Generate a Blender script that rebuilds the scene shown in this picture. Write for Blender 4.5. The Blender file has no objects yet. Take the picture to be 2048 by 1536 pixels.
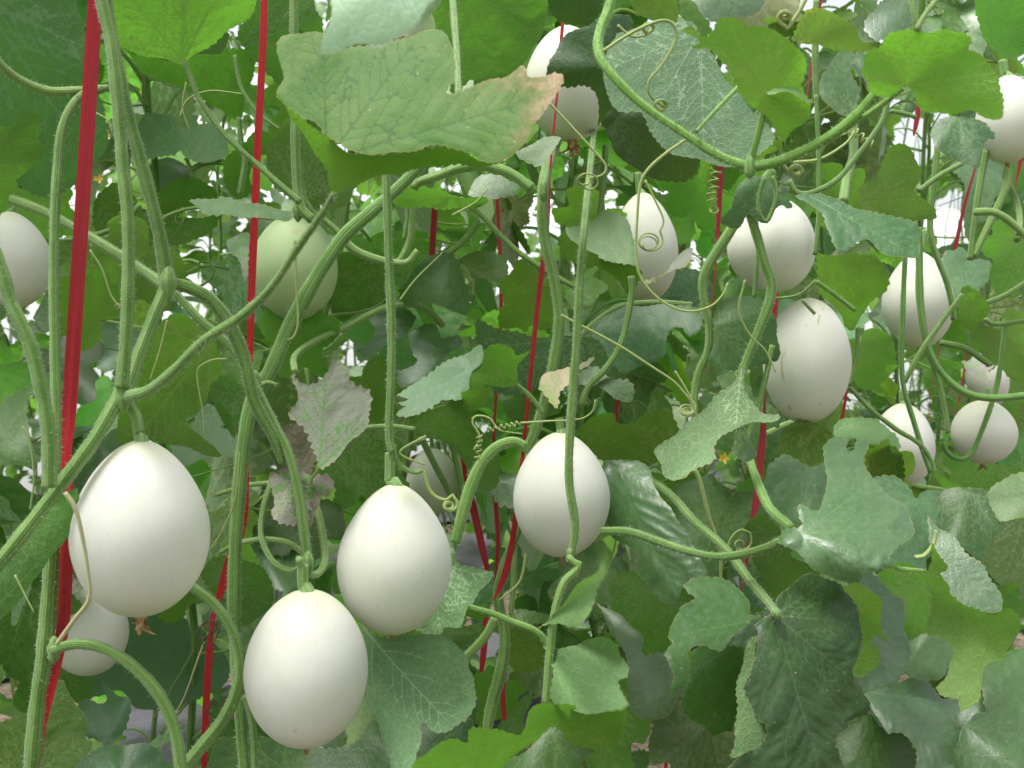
import bpy, math, random
import numpy as np
from mathutils import Vector, Matrix
from mathutils.geometry import delaunay_2d_cdt
S = bpy.context.scene; COL = S.collection
R = math.radians
# ---------------------------------------------------------------- camera, sky, sun, exposure
F = 2010.0; PITCH = R(-2.5); CAMZ = 1.15
cam_d = bpy.data.cameras.new('camera'); cam = bpy.data.objects.new('camera', cam_d); COL.objects.link(cam)
cam.location = (0, 0, CAMZ); cam.rotation_euler = (R(90) + PITCH, 0, 0)
cam_d.sensor_width = 36; cam_d.lens = F / 2048 * 36; cam_d.clip_start = .02; cam_d.clip_end = 3000
cam_d.dof.use_dof = True; cam_d.dof.focus_distance = 1.12; cam_d.dof.aperture_fstop = 11
S.camera = cam
SUN = Vector((-.28, -.12, .9)).normalized()
w = bpy.data.worlds.new('World'); S.world = w; w.use_nodes = True
nt = w.node_tree; bg = nt.nodes['Background']; sk = nt.nodes.new('ShaderNodeTexSky'); sk.sky_type = 'NISHITA'
sk.sun_disc = False; sk.sun_elevation = math.asin(SUN.z); sk.sun_rotation = math.atan2(SUN.x, SUN.y)
sk.dust_density = 4; sk.air_density = 1.0
hs = nt.nodes.new('ShaderNodeHueSaturation'); hs.inputs['Saturation'].default_value = .22
nt.links.new(sk.outputs[0], hs.inputs['Color']); nt.links.new(hs.outputs[0], bg.inputs[0]); bg.inputs[1].default_value = .15
sl = bpy.data.lights.new('sun', 'SUN'); sl.energy = 1.6; sl.angle = R(24); sl.color = (1, .98, .92)
so = bpy.data.objects.new('sun', sl); COL.objects.link(so); so.rotation_euler = (-SUN).to_track_quat('-Z', 'Y').to_euler()
S.view_settings.view_transform = 'Standard'; S.view_settings.look = 'None'; S.view_settings.gamma = 1
S.view_settings.exposure = 0.93
S.cycles.max_bounces = 7; S.cycles.transparent_max_bounces = 4; S.cycles.transmission_bounces = 4
S.cycles.diffuse_bounces = 4; S.cycles.glossy_bounces = 2; S.cycles.caustics_reflective = False; S.cycles.caustics_refractive = False
S.cycles.sample_clamp_indirect = 6
CR = cam.rotation_euler.to_matrix(); CX, CY, CZ = [np.array(CR.col[i]) for i in range(3)]
CO = np.array((0, 0, CAMZ))
def P(x, y, d):
    x, y, d = [np.asarray(v, float) for v in (x, y, d)]
    a = (x - 1024) / F * d; b = -(y - 768) / F * d
    return CO + a[..., None] * CX + b[..., None] * CY - d[..., None] * CZ
def proj(p):
    q = np.asarray(p, float) - CO; d = -(q @ CZ)
    return 1024 + F * (q @ CX) / d, 768 - F * (q @ CY) / d, d
def row_d(px): return 1.376 / (1.214 - (px - 1024) / F)
# ---------------------------------------------------------------- materials
class NB:
    def __init__(s, name):
        s.m = bpy.data.materials.new(name); s.m.use_nodes = True; s.t = s.m.node_tree; s.t.nodes.clear()
        s.out = s.n('OutputMaterial')
    def n(s, typ, ins=None, **kw):
        nd = s.t.nodes.new('ShaderNode' + typ)
        for k, v in kw.items(): setattr(nd, k, v)
        for k, v in (ins or {}).items():
            if isinstance(v, bpy.types.NodeSocket): s.t.links.new(v, nd.inputs[k])
            elif isinstance(v, bpy.types.Node): s.t.links.new(v.outputs[0], nd.inputs[k])
            else: nd.inputs[k].default_value = v
        return nd
    def mix(s, f, a, b, mode='MIX'):
        nd = s.n('Mix', data_type='RGBA', blend_type=mode); nd.clamp_factor = True
        for i, v in ((0, f), (6, a), (7, b)):
            if isinstance(v, bpy.types.Node): v = v.outputs[2] if v.bl_idname == 'ShaderNodeMix' else v.outputs[0]
            if isinstance(v, bpy.types.NodeSocket): s.t.links.new(v, nd.inputs[i])
            else: nd.inputs[i].default_value = v if i == 0 else (*v, 1) if len(v) == 3 else v
        return nd.outputs[2]
    def math(s, op, a, b=0., c=0.): return s.n('Math', {0: a, 1: b, 2: c}, operation=op).outputs[0]
    def rng(s, v, a, b, c=0., d=1.): return s.n('MapRange', {0: v, 1: a, 2: b, 3: c, 4: d}, interpolation_type='SMOOTHSTEP').outputs[0]
    def noise(s, vec, scale, det=3, rough=.55):
        return s.n('TexNoise', {'Vector': vec, 'Scale': scale, 'Detail': det, 'Roughness': rough}).outputs[0]
def leaf_mat(name, top1, top2, und, trans, tmix=.42, rough=.42, veinc=(.22, .33, .12), veinu=(.34, .42, .24), browncol=(.33, .20, .10), dust=.25, spec=.5, ycol=(.36, .36, .07), nt_=1.):
    b = NB(name)
    uv = b.n('UVMap').outputs[0]; vein = b.n('Attribute', attribute_name='vein').outputs['Fac']
    edge = b.n('Attribute', attribute_name='edge').outputs['Fac']
    oi = b.n('ObjectInfo'); back = b.n('NewGeometry').outputs['Backfacing']
    off = b.n('VectorMath', {0: uv, 1: b.n('CombineXYZ', {0: b.math('MULTIPLY', oi.outputs['Random'], 37.), 1: b.math('MULTIPLY', oi.outputs['Random'], 91.)}).outputs[0]}, operation='ADD').outputs[0]
    wob = b.n('VectorMath', {0: b.n('TexNoise', {'Vector': off, 'Scale': 9., 'Detail': 1.}).outputs[1], 3: .05}, operation='SCALE').outputs[0]
    o2 = b.n('VectorMath', {0: off, 1: wob}, operation='ADD').outputs[0]
    vor = b.n('TexVoronoi', {'Vector': o2, 'Scale': 15.}, feature='DISTANCE_TO_EDGE').outputs['Distance']
    vor2 = b.n('TexVoronoi', {'Vector': o2, 'Scale': 48.}, feature='DISTANCE_TO_EDGE').outputs['Distance']
    net = b.rng(vor, .0, .07, 1, 0); net2 = b.rng(vor2, .0, .12, 1, 0)
    n1 = b.noise(off, 2.2, 4, .6); n2 = b.noise(off, 14., 4, .65); n3 = b.noise(off, 60., 3, .7)
    vn = b.rng(vein, .55, 1.5, 1, 0)
    halo = b.rng(vein, .8, 5., 1, 0)
    t = b.mix(b.rng(n1, .35, .65), top1, top2)
    t = b.mix(b.math('MULTIPLY', halo, .22), t, (top1[0]*.6, top1[1]*.75, top1[2]*.7))
    t = b.mix(b.math('MULTIPLY', net, .16 * nt_), t, veinc)
    t = b.mix(b.math('MULTIPLY', vn, .7), t, veinc)
    t = b.mix(b.math('MULTIPLY', b.rng(n3, .66, .74), dust), t, (.45, .5, .38))
    t = b.mix(b.math('MULTIPLY', b.rng(n2, .4, .8), dust * .9), t, (.28, .36, .3))
    u = b.mix(b.rng(n1, .3, .7), und, tuple(c * .8 for c in und))
    u = b.mix(b.math('MULTIPLY', net, .4 * nt_), u, veinu)
    u = b.mix(b.math('MULTIPLY', net2, .14 * nt_), u, veinu)
    u = b.mix(b.math('MULTIPLY', vn, .85), u, veinu)
    tint = b.mix(1., b.mix(back, t, u), oi.outputs['Color'], 'MULTIPLY')
    al = b.math('ADD', oi.outputs['Alpha'], b.n('Attribute', attribute_name='age').outputs['Fac'])
    # withered margin and blotches with a shape of their own
    em = b.math('ADD', b.rng(edge, 0., .2, .15, 0.), b.math('ADD', b.math('MULTIPLY', n2, .42), b.math('MULTIPLY', n1, .34)))
    bm = b.rng(b.math('ADD', em, b.math('MULTIPLY', al, .62)), .99, 1.12)
    ym = b.rng(b.math('ADD', em, b.math('MULTIPLY', al, .62)), .86, 1.04)
    rim = b.math('MULTIPLY', b.rng(edge, .003, .010, 1, 0), b.math('MULTIPLY', b.rng(n2, .3, .7), .8))
    spot = b.math('MULTIPLY', b.rng(b.noise(off, 26., 2, .5), .71, .76), .75)
    bc = b.mix(b.rng(n3, .3, .7), browncol, tuple(min(.5, v * 1.35 + .055) for v in browncol))
    c = b.mix(b.math('MULTIPLY', ym, .7), tint, ycol)
    c = b.mix(bm, c, bc); c = b.mix(rim, c, (.34, .26, .12)); c = b.mix(spot, c, (.45, .38, .16))
    tc = b.mix(b.rng(n1, .3, .7), trans, tuple(v * .82 for v in trans))
    tc = b.mix(b.math('MULTIPLY', vn, .85), tc, (trans[0]*.6, trans[1]*.5, trans[2]*.8))
    tc = b.mix(b.math('MULTIPLY', net, .3), tc, (trans[0]*.6, trans[1]*.62, trans[2]*.7))
    tc = b.mix(1., tc, oi.outputs['Color'], 'MULTIPLY')
    tc = b.mix(b.math('MULTIPLY', ym, .8), tc, (.5, .46, .06)); tc = b.mix(bm, tc, (.28, .16, .06))
    hgt = b.math('ADD', b.math('MULTIPLY', b.math('MINIMUM', vor, .12), 3.2), b.math('ADD', b.math('MULTIPLY', b.math('MINIMUM', vor2, .12), .7), b.math('MULTIPLY', n3, .28)))
    bump = b.n('Bump', {'Height': hgt, 'Strength': b.math('ADD', .15, b.math('MULTIPLY', back, .18)), 'Distance': .002})
    pr = b.n('BsdfPrincipled', {'Base Color': c, 'Roughness': b.math('ADD', b.math('MULTIPLY', back, .25), b.math('ADD', b.math('MULTIPLY', n2, .16), rough - .08)), 'Normal': bump, 'Specular IOR Level': spec})
    tr = b.n('BsdfTranslucent', {'Color': tc, 'Normal': bump})
    ms = b.n('MixShader', {0: b.math('MULTIPLY', b.math('SUBTRACT', 1., b.math('MULTIPLY', bm, .7)), tmix), 1: pr, 2: tr})
    b.t.links.new(ms.outputs[0], b.out.inputs[0]); return b.m
M = {}
M['G'] = leaf_mat('leaf_green', (.060, .135, .024), (.085, .175, .032), (.13, .235, .062), (.175, .41, .045), .42, .42, veinc=(.17, .28, .08), veinu=(.30, .42, .17))
M['B'] = leaf_mat('leaf_young', (.115, .290, .022), (.15, .335, .030), (.15, .32, .045), (.22, .52, .055), .5, .5, veinc=(.24, .43, .08), veinu=(.30, .47, .11), dust=.06)
M['D'] = leaf_mat('leaf_dark', (.027, .068, .018), (.040, .090, .024), (.08, .15, .045), (.12, .27, .02), .22, .42, veinc=(.085, .15, .05), dust=.14)
M['S'] = leaf_mat('leaf_waxy', (.062, .130, .044), (.095, .172, .068), (.17, .27, .14), (.16, .34, .045), .25, .36, veinc=(.12, .22, .08), dust=.24, spec=.8)
M['P'] = leaf_mat('leaf_pale', (.19, .29, .15), (.24, .34, .18), (.20, .30, .15), (.20, .36, .08), .24, .5, veinc=(.32, .43, .25), veinu=(.42, .52, .32), dust=.25)
M['H'] = leaf_mat('leaf_scorched', (.072, .165, .034), (.115, .20, .052), (.13, .33, .045), (.18, .45, .04), .22, .5, veinc=(.05, .115, .032), browncol=(.24, .175, .09), dust=.1, spec=.12, ycol=(.20, .19, .07))
M['Y'] = leaf_mat('leaf_dry', (.36, .355, .30), (.29, .275, .235), (.385, .38, .335), (.2, .17, .1), .12, .8, veinc=(.2, .38, .12), veinu=(.17, .36, .10), dust=.6, nt_=.0)
def stem_mat(name, c1, c2, speck=.5):
    b = NB(name); uv = b.n('UVMap').outputs[0]; oi = b.n('ObjectInfo')
    sp = b.n('SeparateXYZ', {0: uv}); g = b.n('NewGeometry')
    wv = b.math('SINE', b.math('MULTIPLY', sp.outputs[0], 2 * math.pi * 5)); wv2 = b.math('SINE', b.math('MULTIPLY', sp.outputs[0], 2 * math.pi * 15))
    tc = b.n('TexCoord').outputs['Object']
    n1 = b.noise(tc, 25., 3); n2 = b.noise(tc, 420., 2, .6); n3 = b.noise(tc, 900., 1)
    v = b.math('ADD', b.math('MULTIPLY', wv, .19), b.math('MULTIPLY', wv2, .07))
    f = b.math('ADD', b.math('ADD', v, .5), b.math('MULTIPLY', b.math('SUBTRACT', n1, .5), .9))
    c = b.mix(b.rng(f, .1, .95), c1, c2); c = b.mix(b.math('MULTIPLY', b.rng(n2, .62, .72), speck), c, (.5, .55, .34))
    c = b.mix(b.math('MULTIPLY', b.rng(b.noise(tc, 60., 2), .66, .78), .5), c, (.3, .26, .1))
    c = b.mix(1., c, oi.outputs['Color'], 'MULTIPLY')
    bp = b.n('Bump', {'Height': b.math('ADD', b.math('MULTIPLY', n3, .5), b.math('MULTIPLY', wv2, .5)), 'Strength': .35, 'Distance': .001})
    pr = b.n('BsdfPrincipled', {'Base Color': c, 'Roughness': .55, 'Normal': bp, 'Specular IOR Level': .35, 'Sheen Weight': .25, 'Sheen Roughness': .5, 'Subsurface Weight': .1, 'Subsurface Scale': .004})
    b.t.links.new(pr.outputs[0], b.out.inputs[0]); return b.m
M['stem'] = stem_mat('vine_stem', (.080, .185, .028), (.20, .335, .085), .35)
M['palestem'] = stem_mat('pale_stem', (.14, .27, .05), (.27, .40, .13), .3)
M['tendril'] = stem_mat('tendril_skin', (.26, .36, .10), (.36, .44, .14), .1)
M['hair'] = stem_mat('stem_hair', (.5, .56, .4), (.6, .65, .5), 0)
M['drystem'] = stem_mat('dry_stalk', (.34, .33, .15), (.42, .40, .22), .2)
def melon_mat(name, base, low, dk, sc=.725, sz=.1):
    b = NB(name); g = b.n('TexCoord').outputs['Object']; oi = b.n('ObjectInfo')
    uv = b.n('UVMap').outputs[0]; sp = b.n('SeparateXYZ', {0: uv}); v = sp.outputs[1]
    off = b.n('VectorMath', {0: g, 1: b.n('CombineXYZ', {0: b.math('MULTIPLY', oi.outputs['Random'], 40.)}).outputs[0]}, operation='ADD').outputs[0]
    n1 = b.noise(off, 14., 4, .6); n2 = b.noise(off, 110., 3, .7); n3 = b.noise(off, 700., 2, .6)
    st = b.noise(b.n('VectorMath', {0: uv, 1: (26., 1.6, 1.)}, operation='MULTIPLY').outputs[0], 1.4, 3, .6)
    n4 = b.noise(off, 5., 2); c = b.mix(b.rng(n1, .3, .7), base, low); c = b.mix(b.math('MULTIPLY', b.rng(n4, .45, .75), .30), c, (.60, .63, .44)); c = b.mix(b.math('MULTIPLY', b.rng(b.noise(off, 330., 3, .7), .5, .8), .22), c, (.50, .50, .38))
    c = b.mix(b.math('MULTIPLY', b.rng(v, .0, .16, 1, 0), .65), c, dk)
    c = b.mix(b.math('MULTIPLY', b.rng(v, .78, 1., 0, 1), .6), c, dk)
    c = b.mix(b.math('MULTIPLY', b.rng(st, .5, .8), .14), c, dk)
    c = b.mix(b.math('MULTIPLY', b.rng(n2, .60, .78), .16), c, (.62, .56, .42))
    c = b.mix(b.math('MULTIPLY', b.rng(b.noise(off, 210., 2, .4), .72, .79), .3), c, (.45, .40, .25))
    scr = b.noise(b.n('VectorMath', {0: off, 1: (75., 75., 11.)}, operation='MULTIPLY').outputs[0], 1., 2, .5)
    c = b.mix(b.math('MULTIPLY', b.rng(scr, sc, sc + .05), sz + .2), c, (.48, .36, .17))
    bp = b.n('Bump', {'Height': b.math('ADD', b.math('MULTIPLY', n3, .25), b.math('MULTIPLY', n1, 1.)), 'Strength': .22, 'Distance': .003})
    pr = b.n('BsdfPrincipled', {'Base Color': c, 'Roughness': .5, 'Normal': bp, 'Specular IOR Level': .3, 'Sheen Weight': .12, 'Subsurface Weight': .45, 'Subsurface Scale': .012, 'Subsurface Radius': (1., .9, .6)})
    b.t.links.new(pr.outputs[0], b.out.inputs[0]); return b.m
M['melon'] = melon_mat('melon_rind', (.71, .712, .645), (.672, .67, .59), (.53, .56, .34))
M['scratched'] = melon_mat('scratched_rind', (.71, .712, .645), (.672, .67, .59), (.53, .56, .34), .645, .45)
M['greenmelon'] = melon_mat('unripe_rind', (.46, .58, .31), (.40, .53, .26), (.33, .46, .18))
def simple(name, c1, c2, scale=40, rough=.7, trans=None, tm=.3, bump=.3, stretch=(1, 1, 1), spec=.4, dist=.004):
    b = NB(name); tc = b.n('VectorMath', {0: b.n('TexCoord').outputs['Object'], 1: stretch}, operation='MULTIPLY').outputs[0]
    n = b.noise(tc, scale, 5, .65); c = b.mix(b.rng(n, .3, .7), c1, c2)
    bp = b.n('Bump', {'Height': n, 'Strength': bump, 'Distance': dist})
    pr = b.n('BsdfPrincipled', {'Base Color': c, 'Roughness': rough, 'Normal': bp, 'Specular IOR Level': spec})
    o = pr
    if trans: o = b.n('MixShader', {0: tm, 1: pr, 2: b.n('BsdfTranslucent', {'Color': (*trans, 1)})})
    b.t.links.new(o.outputs[0], b.out.inputs[0]); return b.m
M['dryflower'] = simple('dried_flower', (.30, .15, .06), (.55, .36, .18), 220, .9)
M['flower'] = simple('yellow_petal', (.75, .48, .05), (.85, .60, .10), 100, .6, (.8, .5, .05))
M['twig'] = simple('dead_root', (.05, .035, .03), (.14, .09, .06), 200, .9)
def ribbon_mat():
    b = NB('red_ribbon'); uv = b.n('UVMap').outputs[0]; sx = b.n('VectorMath', {0: uv, 1: (18., .35, 1.)}, operation='MULTIPLY').outputs[0]
    n = b.noise(sx, 1.2, 4, .7); n2 = b.noise(uv, 5., 3)
    c = b.mix(b.rng(n, .3, .75), (.34, .010, .030), (.68, .055, .085)); c = b.mix(b.math('MULTIPLY', b.rng(n2, .5, .8), .25), c, (.5, .12, .12))
    bp = b.n('Bump', {'Height': n, 'Strength': .5, 'Distance': .0012})
    pr = b.n('BsdfPrincipled', {'Base Color': c, 'Roughness': .38, 'Normal': bp, 'Specular IOR Level': .5})
    ms = b.n('MixShader', {0: .32, 1: pr, 2: b.n('BsdfTranslucent', {'Color': (.75, .03, .04, 1)})})
    b.t.links.new(ms.outputs[0], b.out.inputs[0]); return b.m
M['ribbon'] = ribbon_mat()
# ---------------------------------------------------------------- mesh helpers
def tag(o, label=None, cat=None, group=None, kind=None):
    for k, v in (('label', label), ('category', cat), ('group', group), ('kind', kind)):
        if v: o[k] = v
    return o
def empty(name, loc):
    o = bpy.data.objects.new(name, None); COL.objects.link(o); o.location = loc; o.empty_display_size = .05; return o
def link(name, me, parent=None, color=None):
    o = bpy.data.objects.new(name, me); COL.objects.link(o)
    if parent is not None:
        o.parent = parent
        if me is not None and 'world' in me: o.matrix_parent_inverse = Matrix.Translation(-parent.location)
    if color: o.color = color
    return o
class MB:
    def __init__(s): s.v = []; s.f = []; s.uv = []; s.m = []; s.n = 0; s.a = {'vein': [], 'edge': [], 'age': []}
    def add(s, v, f, uv=None, mat=0, vein=None, edge=None, age=None):
        v = np.asarray(v, float); k = len(v)
        s.v.append(v); s.f += [tuple(i + s.n for i in q) for q in f]; s.m += [mat] * len(f)
        s.uv.append(np.zeros((k, 2)) if uv is None else np.asarray(uv, float))
        s.a['vein'].append(np.full(k, 9.) if vein is None else vein); s.a['edge'].append(np.full(k, 9.) if edge is None else edge)
        s.a['age'].append(np.zeros(k) if age is None else age); s.n += k
    def mesh(s, name, mats, smooth=True, attrs=True):
        V = np.concatenate(s.v); U = np.concatenate(s.uv)
        me = bpy.data.meshes.new(name); me.from_pydata(V.tolist(), [], s.f)
        for m in mats: me.materials.append(m)
        me.polygons.foreach_set('material_index', s.m)
        me.polygons.foreach_set('use_smooth', [smooth] * len(s.f))
        ul = me.uv_layers.new(name='UVMap'); li = np.zeros(len(me.loops), int); me.loops.foreach_get('vertex_index', li)
        ul.data.foreach_set('uv', U[li].ravel())
        if attrs:
            for k in s.a:
                at = me.attributes.new(k, 'FLOAT', 'POINT'); at.data.foreach_set('value', np.concatenate(s.a[k]))
        me['world'] = 1; me.update(); return me
def smooth_path(pts, step):
    """Catmull-Rom through rows of pts, resampled."""
    p = np.asarray(pts, float)
    if len(p) < 3:
        n = max(2, int(np.linalg.norm(p[-1, :2] - p[0, :2]) / step) + 1); t = np.linspace(0, 1, n)[:, None]; return p[0] * (1 - t) + p[-1] * t
    q = np.vstack([2 * p[0] - p[1], p, 2 * p[-1] - p[-2]]); out = []
    for i in range(1, len(q) - 2):
        n = max(1, int(np.linalg.norm(q[i + 1, :2] - q[i, :2]) / step))
        t = np.arange(n)[:, None] / n
        out.append(.5 * ((2 * q[i]) + (q[i + 1] - q[i - 1]) * t + (2 * q[i - 1] - 5 * q[i] + 4 * q[i + 1] - q[i + 2]) * t ** 2 + (3 * q[i] - q[i - 1] - 3 * q[i + 1] + q[i + 2]) * t ** 3))
    out.append(q[-2:-1]); return np.vstack(out)
def tube(mb, C, r, sides=10, ridge=.0, mat=0, hairs=0, hmat=1, hlen=.003, rng=None, cap=True):
    C = np.asarray(C, float); n = len(C); r = np.broadcast_to(np.asarray(r, float), (n,))
    T = np.gradient(C, axis=0); T /= np.linalg.norm(T, axis=1)[:, None] + 1e-12
    up = np.array((0, 0, 1.)) if abs(T[0, 2]) < .9 else np.array((0, 1., 0))
    N = np.cross(T[0], up); N /= np.linalg.norm(N); vs = []; uv = []; L = 0; fr = []
    a = np.arange(sides + 1) / sides * 2 * math.pi
    for i in range(n):
        N = N - T[i] * (N @ T[i]); N /= np.linalg.norm(N) + 1e-12; B = np.cross(T[i], N)
        if i: L += np.linalg.norm(C[i] - C[i - 1])
        rr = r[i] * (1 + ridge * np.sin(a * 5))
        vs.append(C[i] + rr[:, None] * (np.cos(a)[:, None] * N + np.sin(a)[:, None] * B)); uv.append(np.stack([a / (2 * math.pi), np.full(sides + 1, L * 10)], 1)); fr.append((N.copy(), B))
    k = sides + 1
    f = [(i * k + j, i * k + j + 1, (i + 1) * k + j + 1, (i + 1) * k + j) for i in range(n - 1) for j in range(sides)]
    V = np.vstack(vs)
    if cap:
        V = np.vstack([V, C[0], C[-1]]); uv.append(np.zeros((2, 2))); c0, c1 = len(V) - 2, len(V) - 1
        f += [(j + 1, j, c0) for j in range(sides)] + [((n - 1) * k + j, (n - 1) * k + j + 1, c1) for j in range(sides)]
    mb.add(V, f, np.vstack(uv), mat)
    if hairs and rng is not None:
        hv = []; hf = []
        for h in range(hairs):
            i = rng.integers(0, n - 1); t = rng.random(); c = C[i] * (1 - t) + C[i + 1] * t; th = rng.random() * 6.283
            nn = math.cos(th) * fr[i][0] + math.sin(th) * fr[i][1]; rr = r[i]
            side = np.cross(nn, T[i]); l = hlen * (.5 + rng.random()); b = c + nn * rr * .97; tip = b + nn * l + T[i] * l * (rng.random() - .5) * .8
            wd = .00021; hv += [b - T[i] * wd, b + T[i] * wd, tip, b - side * wd, b + side * wd]; q = len(hv) - 5; hf += [(q, q + 1, q + 2), (q + 3, q + 4, q + 2)]
        mb.add(hv, hf, None, hmat)
def inside(px, py, poly):
    x0, y0 = poly[:, 0], poly[:, 1]; x1, y1 = np.roll(x0, -1), np.roll(y0, -1)
    c = (y0[None] > py[:, None]) != (y1[None] > py[:, None])
    xi = (x1 - x0)[None] * (py[:, None] - y0[None]) / ((y1 - y0)[None] + 1e-12) + x0[None]
    return ((c & (px[:, None] < xi)).sum(1) % 2) == 1
def seg_dist(P_, A, B):
    out = np.full(len(P_), 1e9); tt = np.zeros(len(P_)); idx = np.zeros(len(P_), int)
    for i, (a, b) in enumerate(zip(A, B)):
        ab = b - a; t = np.clip(((P_ - a) @ ab) / (ab @ ab + 1e-9), 0, 1); dd = np.hypot(*(P_ - a - t[:, None] * ab).T)
        m = dd < out; out[m] = dd[m]; tt[m] = t[m]; idx[m] = i
    return out, idx
def sheet(poly, base, rng, unit=1., hdiv=55, hmin=3.5, hmax=9, tooth=3.3, tstep=15., main=None, vw=1.):
    """Triangulated leaf blade in 2D with veins: returns pts, tris, vein coordinate, edge distance, vein distance. unit = metres per 2D unit."""
    poly = np.asarray(poly, float); base = np.asarray(base, float)
    ring = smooth_path(np.vstack([poly, poly[:1]]), 4 * hmin / 3.5)[:-1]
    d = np.roll(ring, -1, 0) - np.roll(ring, 1, 0); nrm = np.stack([d[:, 1], -d[:, 0]], 1); nrm /= np.linalg.norm(nrm, axis=1)[:, None] + 1e-9
    area = .5 * np.sum(ring[:, 0] * np.roll(ring[:, 1], -1) - np.roll(ring[:, 0], -1) * ring[:, 1])
    if area < 0: nrm = -nrm
    s = np.cumsum(np.hypot(*(ring - np.roll(ring, 1, 0)).T)); ph = (s + 4 * np.sin(s / 23.)) / tstep
    saw = (ph % 1.); saw = np.where(saw < .75, saw / .75, (1 - saw) / .25)
    lob = 1.3 * tooth * (np.sin(s / 19. + rng.random() * 6) * np.sin(s / 43. + rng.random() * 6)); amp = tooth * (.5 + .5 * np.sin(s / 47. + rng.random() * 6)) + .2 * tooth
    ring = ring + nrm * ((saw - .45) * amp * 1.25 + lob + rng.normal(0, .12 * tooth, len(ring)))[:, None]
    A = abs(area); h = min(hmax, max(hmin, math.sqrt(A) / hdiv))
    lo, hi = ring.min(0), ring.max(0)
    gx, gy = np.meshgrid(np.arange(lo[0], hi[0], h), np.arange(lo[1], hi[1], h * .866)); gx[1::2] += h / 2
    g = np.stack([gx.ravel(), gy.ravel()], 1) + rng.normal(0, h * .08, (gx.size, 2)); g = g[inside(g[:, 0], g[:, 1], ring)]
    cen = g.mean(0); a0 = math.atan2(*(cen - base)[::-1]) if main is None else math.atan2(*(np.asarray(main, float) - base)[::-1])
    def ray(a):
        t = np.arange(1, 90) / 89. * np.hypot(*(hi - lo)) ; q = base + t[:, None] * np.array((math.cos(a), math.sin(a))); ok = inside(q[:, 0], q[:, 1], ring)
        i = int(np.argmax(ok)) if ok.any() else -1
        if i < 0 or i > 14: return 0.
        j = i
        while j < 88 and ok[j]: j += 1
        return t[j - 1]
    rays = [(a0 + R(k) + rng.normal(0, .05)) for k in (0, 34, -34, 70, -70, 108, -108, 148, -148)]
    rl = [ray(a) for a in rays]; mx = max(rl) + 1e-6; SA = []; SB = []; W = []
    w0 = min(.0026 / unit, .022 * math.sqrt(A)) if unit != 1. else .02 * math.sqrt(A)
    w0 = max(w0 * vw, hmin * .35); vp = []
    def line(p, a, L, w1, bend, order):
        n = max(3, int(L / (h * 1.2))); pts = [np.array(p)]
        for i in range(n):
            a2 = a + bend * (i / n) + .05 * math.sin(i * 1.3 + w1); q = pts[-1] + L / n * np.array((math.cos(a2), math.sin(a2)))
            if order and not inside(q[None, 0], q[None, 1], ring)[0]: break
            pts.append(q)
        for i in range(len(pts) - 1): SA.append(pts[i]); SB.append(pts[i + 1]); W.append(w1 * (1 - .62 * i / n))
        vp.extend(pts); return pts
    for a, L in zip(rays, rl):
        if L < .22 * mx: continue
        pts = line(base, a, L * .95, w0, rng.normal(0, .07), 0); sd = 1
        for t in (.16, .27, .38, .49, .6, .7, .8, .89):
            i = min(len(pts) - 2, int(t * len(pts))); aa = math.atan2(*(pts[i + 1] - pts[i])[::-1])
            for sd in (1, -1):
                if rng.random() < .18: continue
                sub = line(pts[i], aa + sd * R(44 + rng.normal(0, 4)), L * (.42 * (1.05 - t) + .1) * (.8 + .3 * rng.random()), w0 * .48, -sd * .35, 1)
                if len(sub) > 6:
                    k = len(sub) // 2; ab = math.atan2(*(sub[k] - sub[k - 1])[::-1]); line(sub[k], ab + sd * R(38), L * .13, w0 * .3, 0, 1)
    SA, SB, W = np.array(SA), np.array(SB), np.array(W)
    vp = np.array(vp); vp = vp[inside(vp[:, 0], vp[:, 1], ring)] if len(vp) else vp
    def keep(pts, ref, dist):
        if not len(ref) or not len(pts): return pts
        m = np.ones(len(pts), bool)
        for i in range(0, len(pts), 400):
            m[i:i + 400] = np.hypot(pts[i:i + 400, None, 0] - ref[None, :, 0], pts[i:i + 400, None, 1] - ref[None, :, 1]).min(1) > dist
        return pts[m]
    g = keep(g, vp, h * .55); g = keep(g, ring, h * .5); vp = keep(vp, ring, h * .3)
    allp = np.vstack([ring, vp, g]) if len(vp) else np.vstack([ring, g]); n = len(ring)
    res = delaunay_2d_cdt([Vector(p) for p in allp], [], [list(range(n))], 1, 1e-4 * h)
    Q = np.array([tuple(v) for v in res[0]]); T = [tuple(t) for t in res[2]]
    dv, idx = seg_dist(Q, SA, SB); vein = np.minimum(9, dv / (W[idx] * .5 + 1e-9))
    ed = np.full(len(Q), 1e9)
    for i in range(0, len(Q), 800):
        ed[i:i + 800] = np.hypot(Q[i:i + 800, None, 0] - ring[None, :, 0], Q[i:i + 800, None, 1] - ring[None, :, 1]).min(1)
    return Q, T, vein, ed, dv, mx, a0
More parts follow.
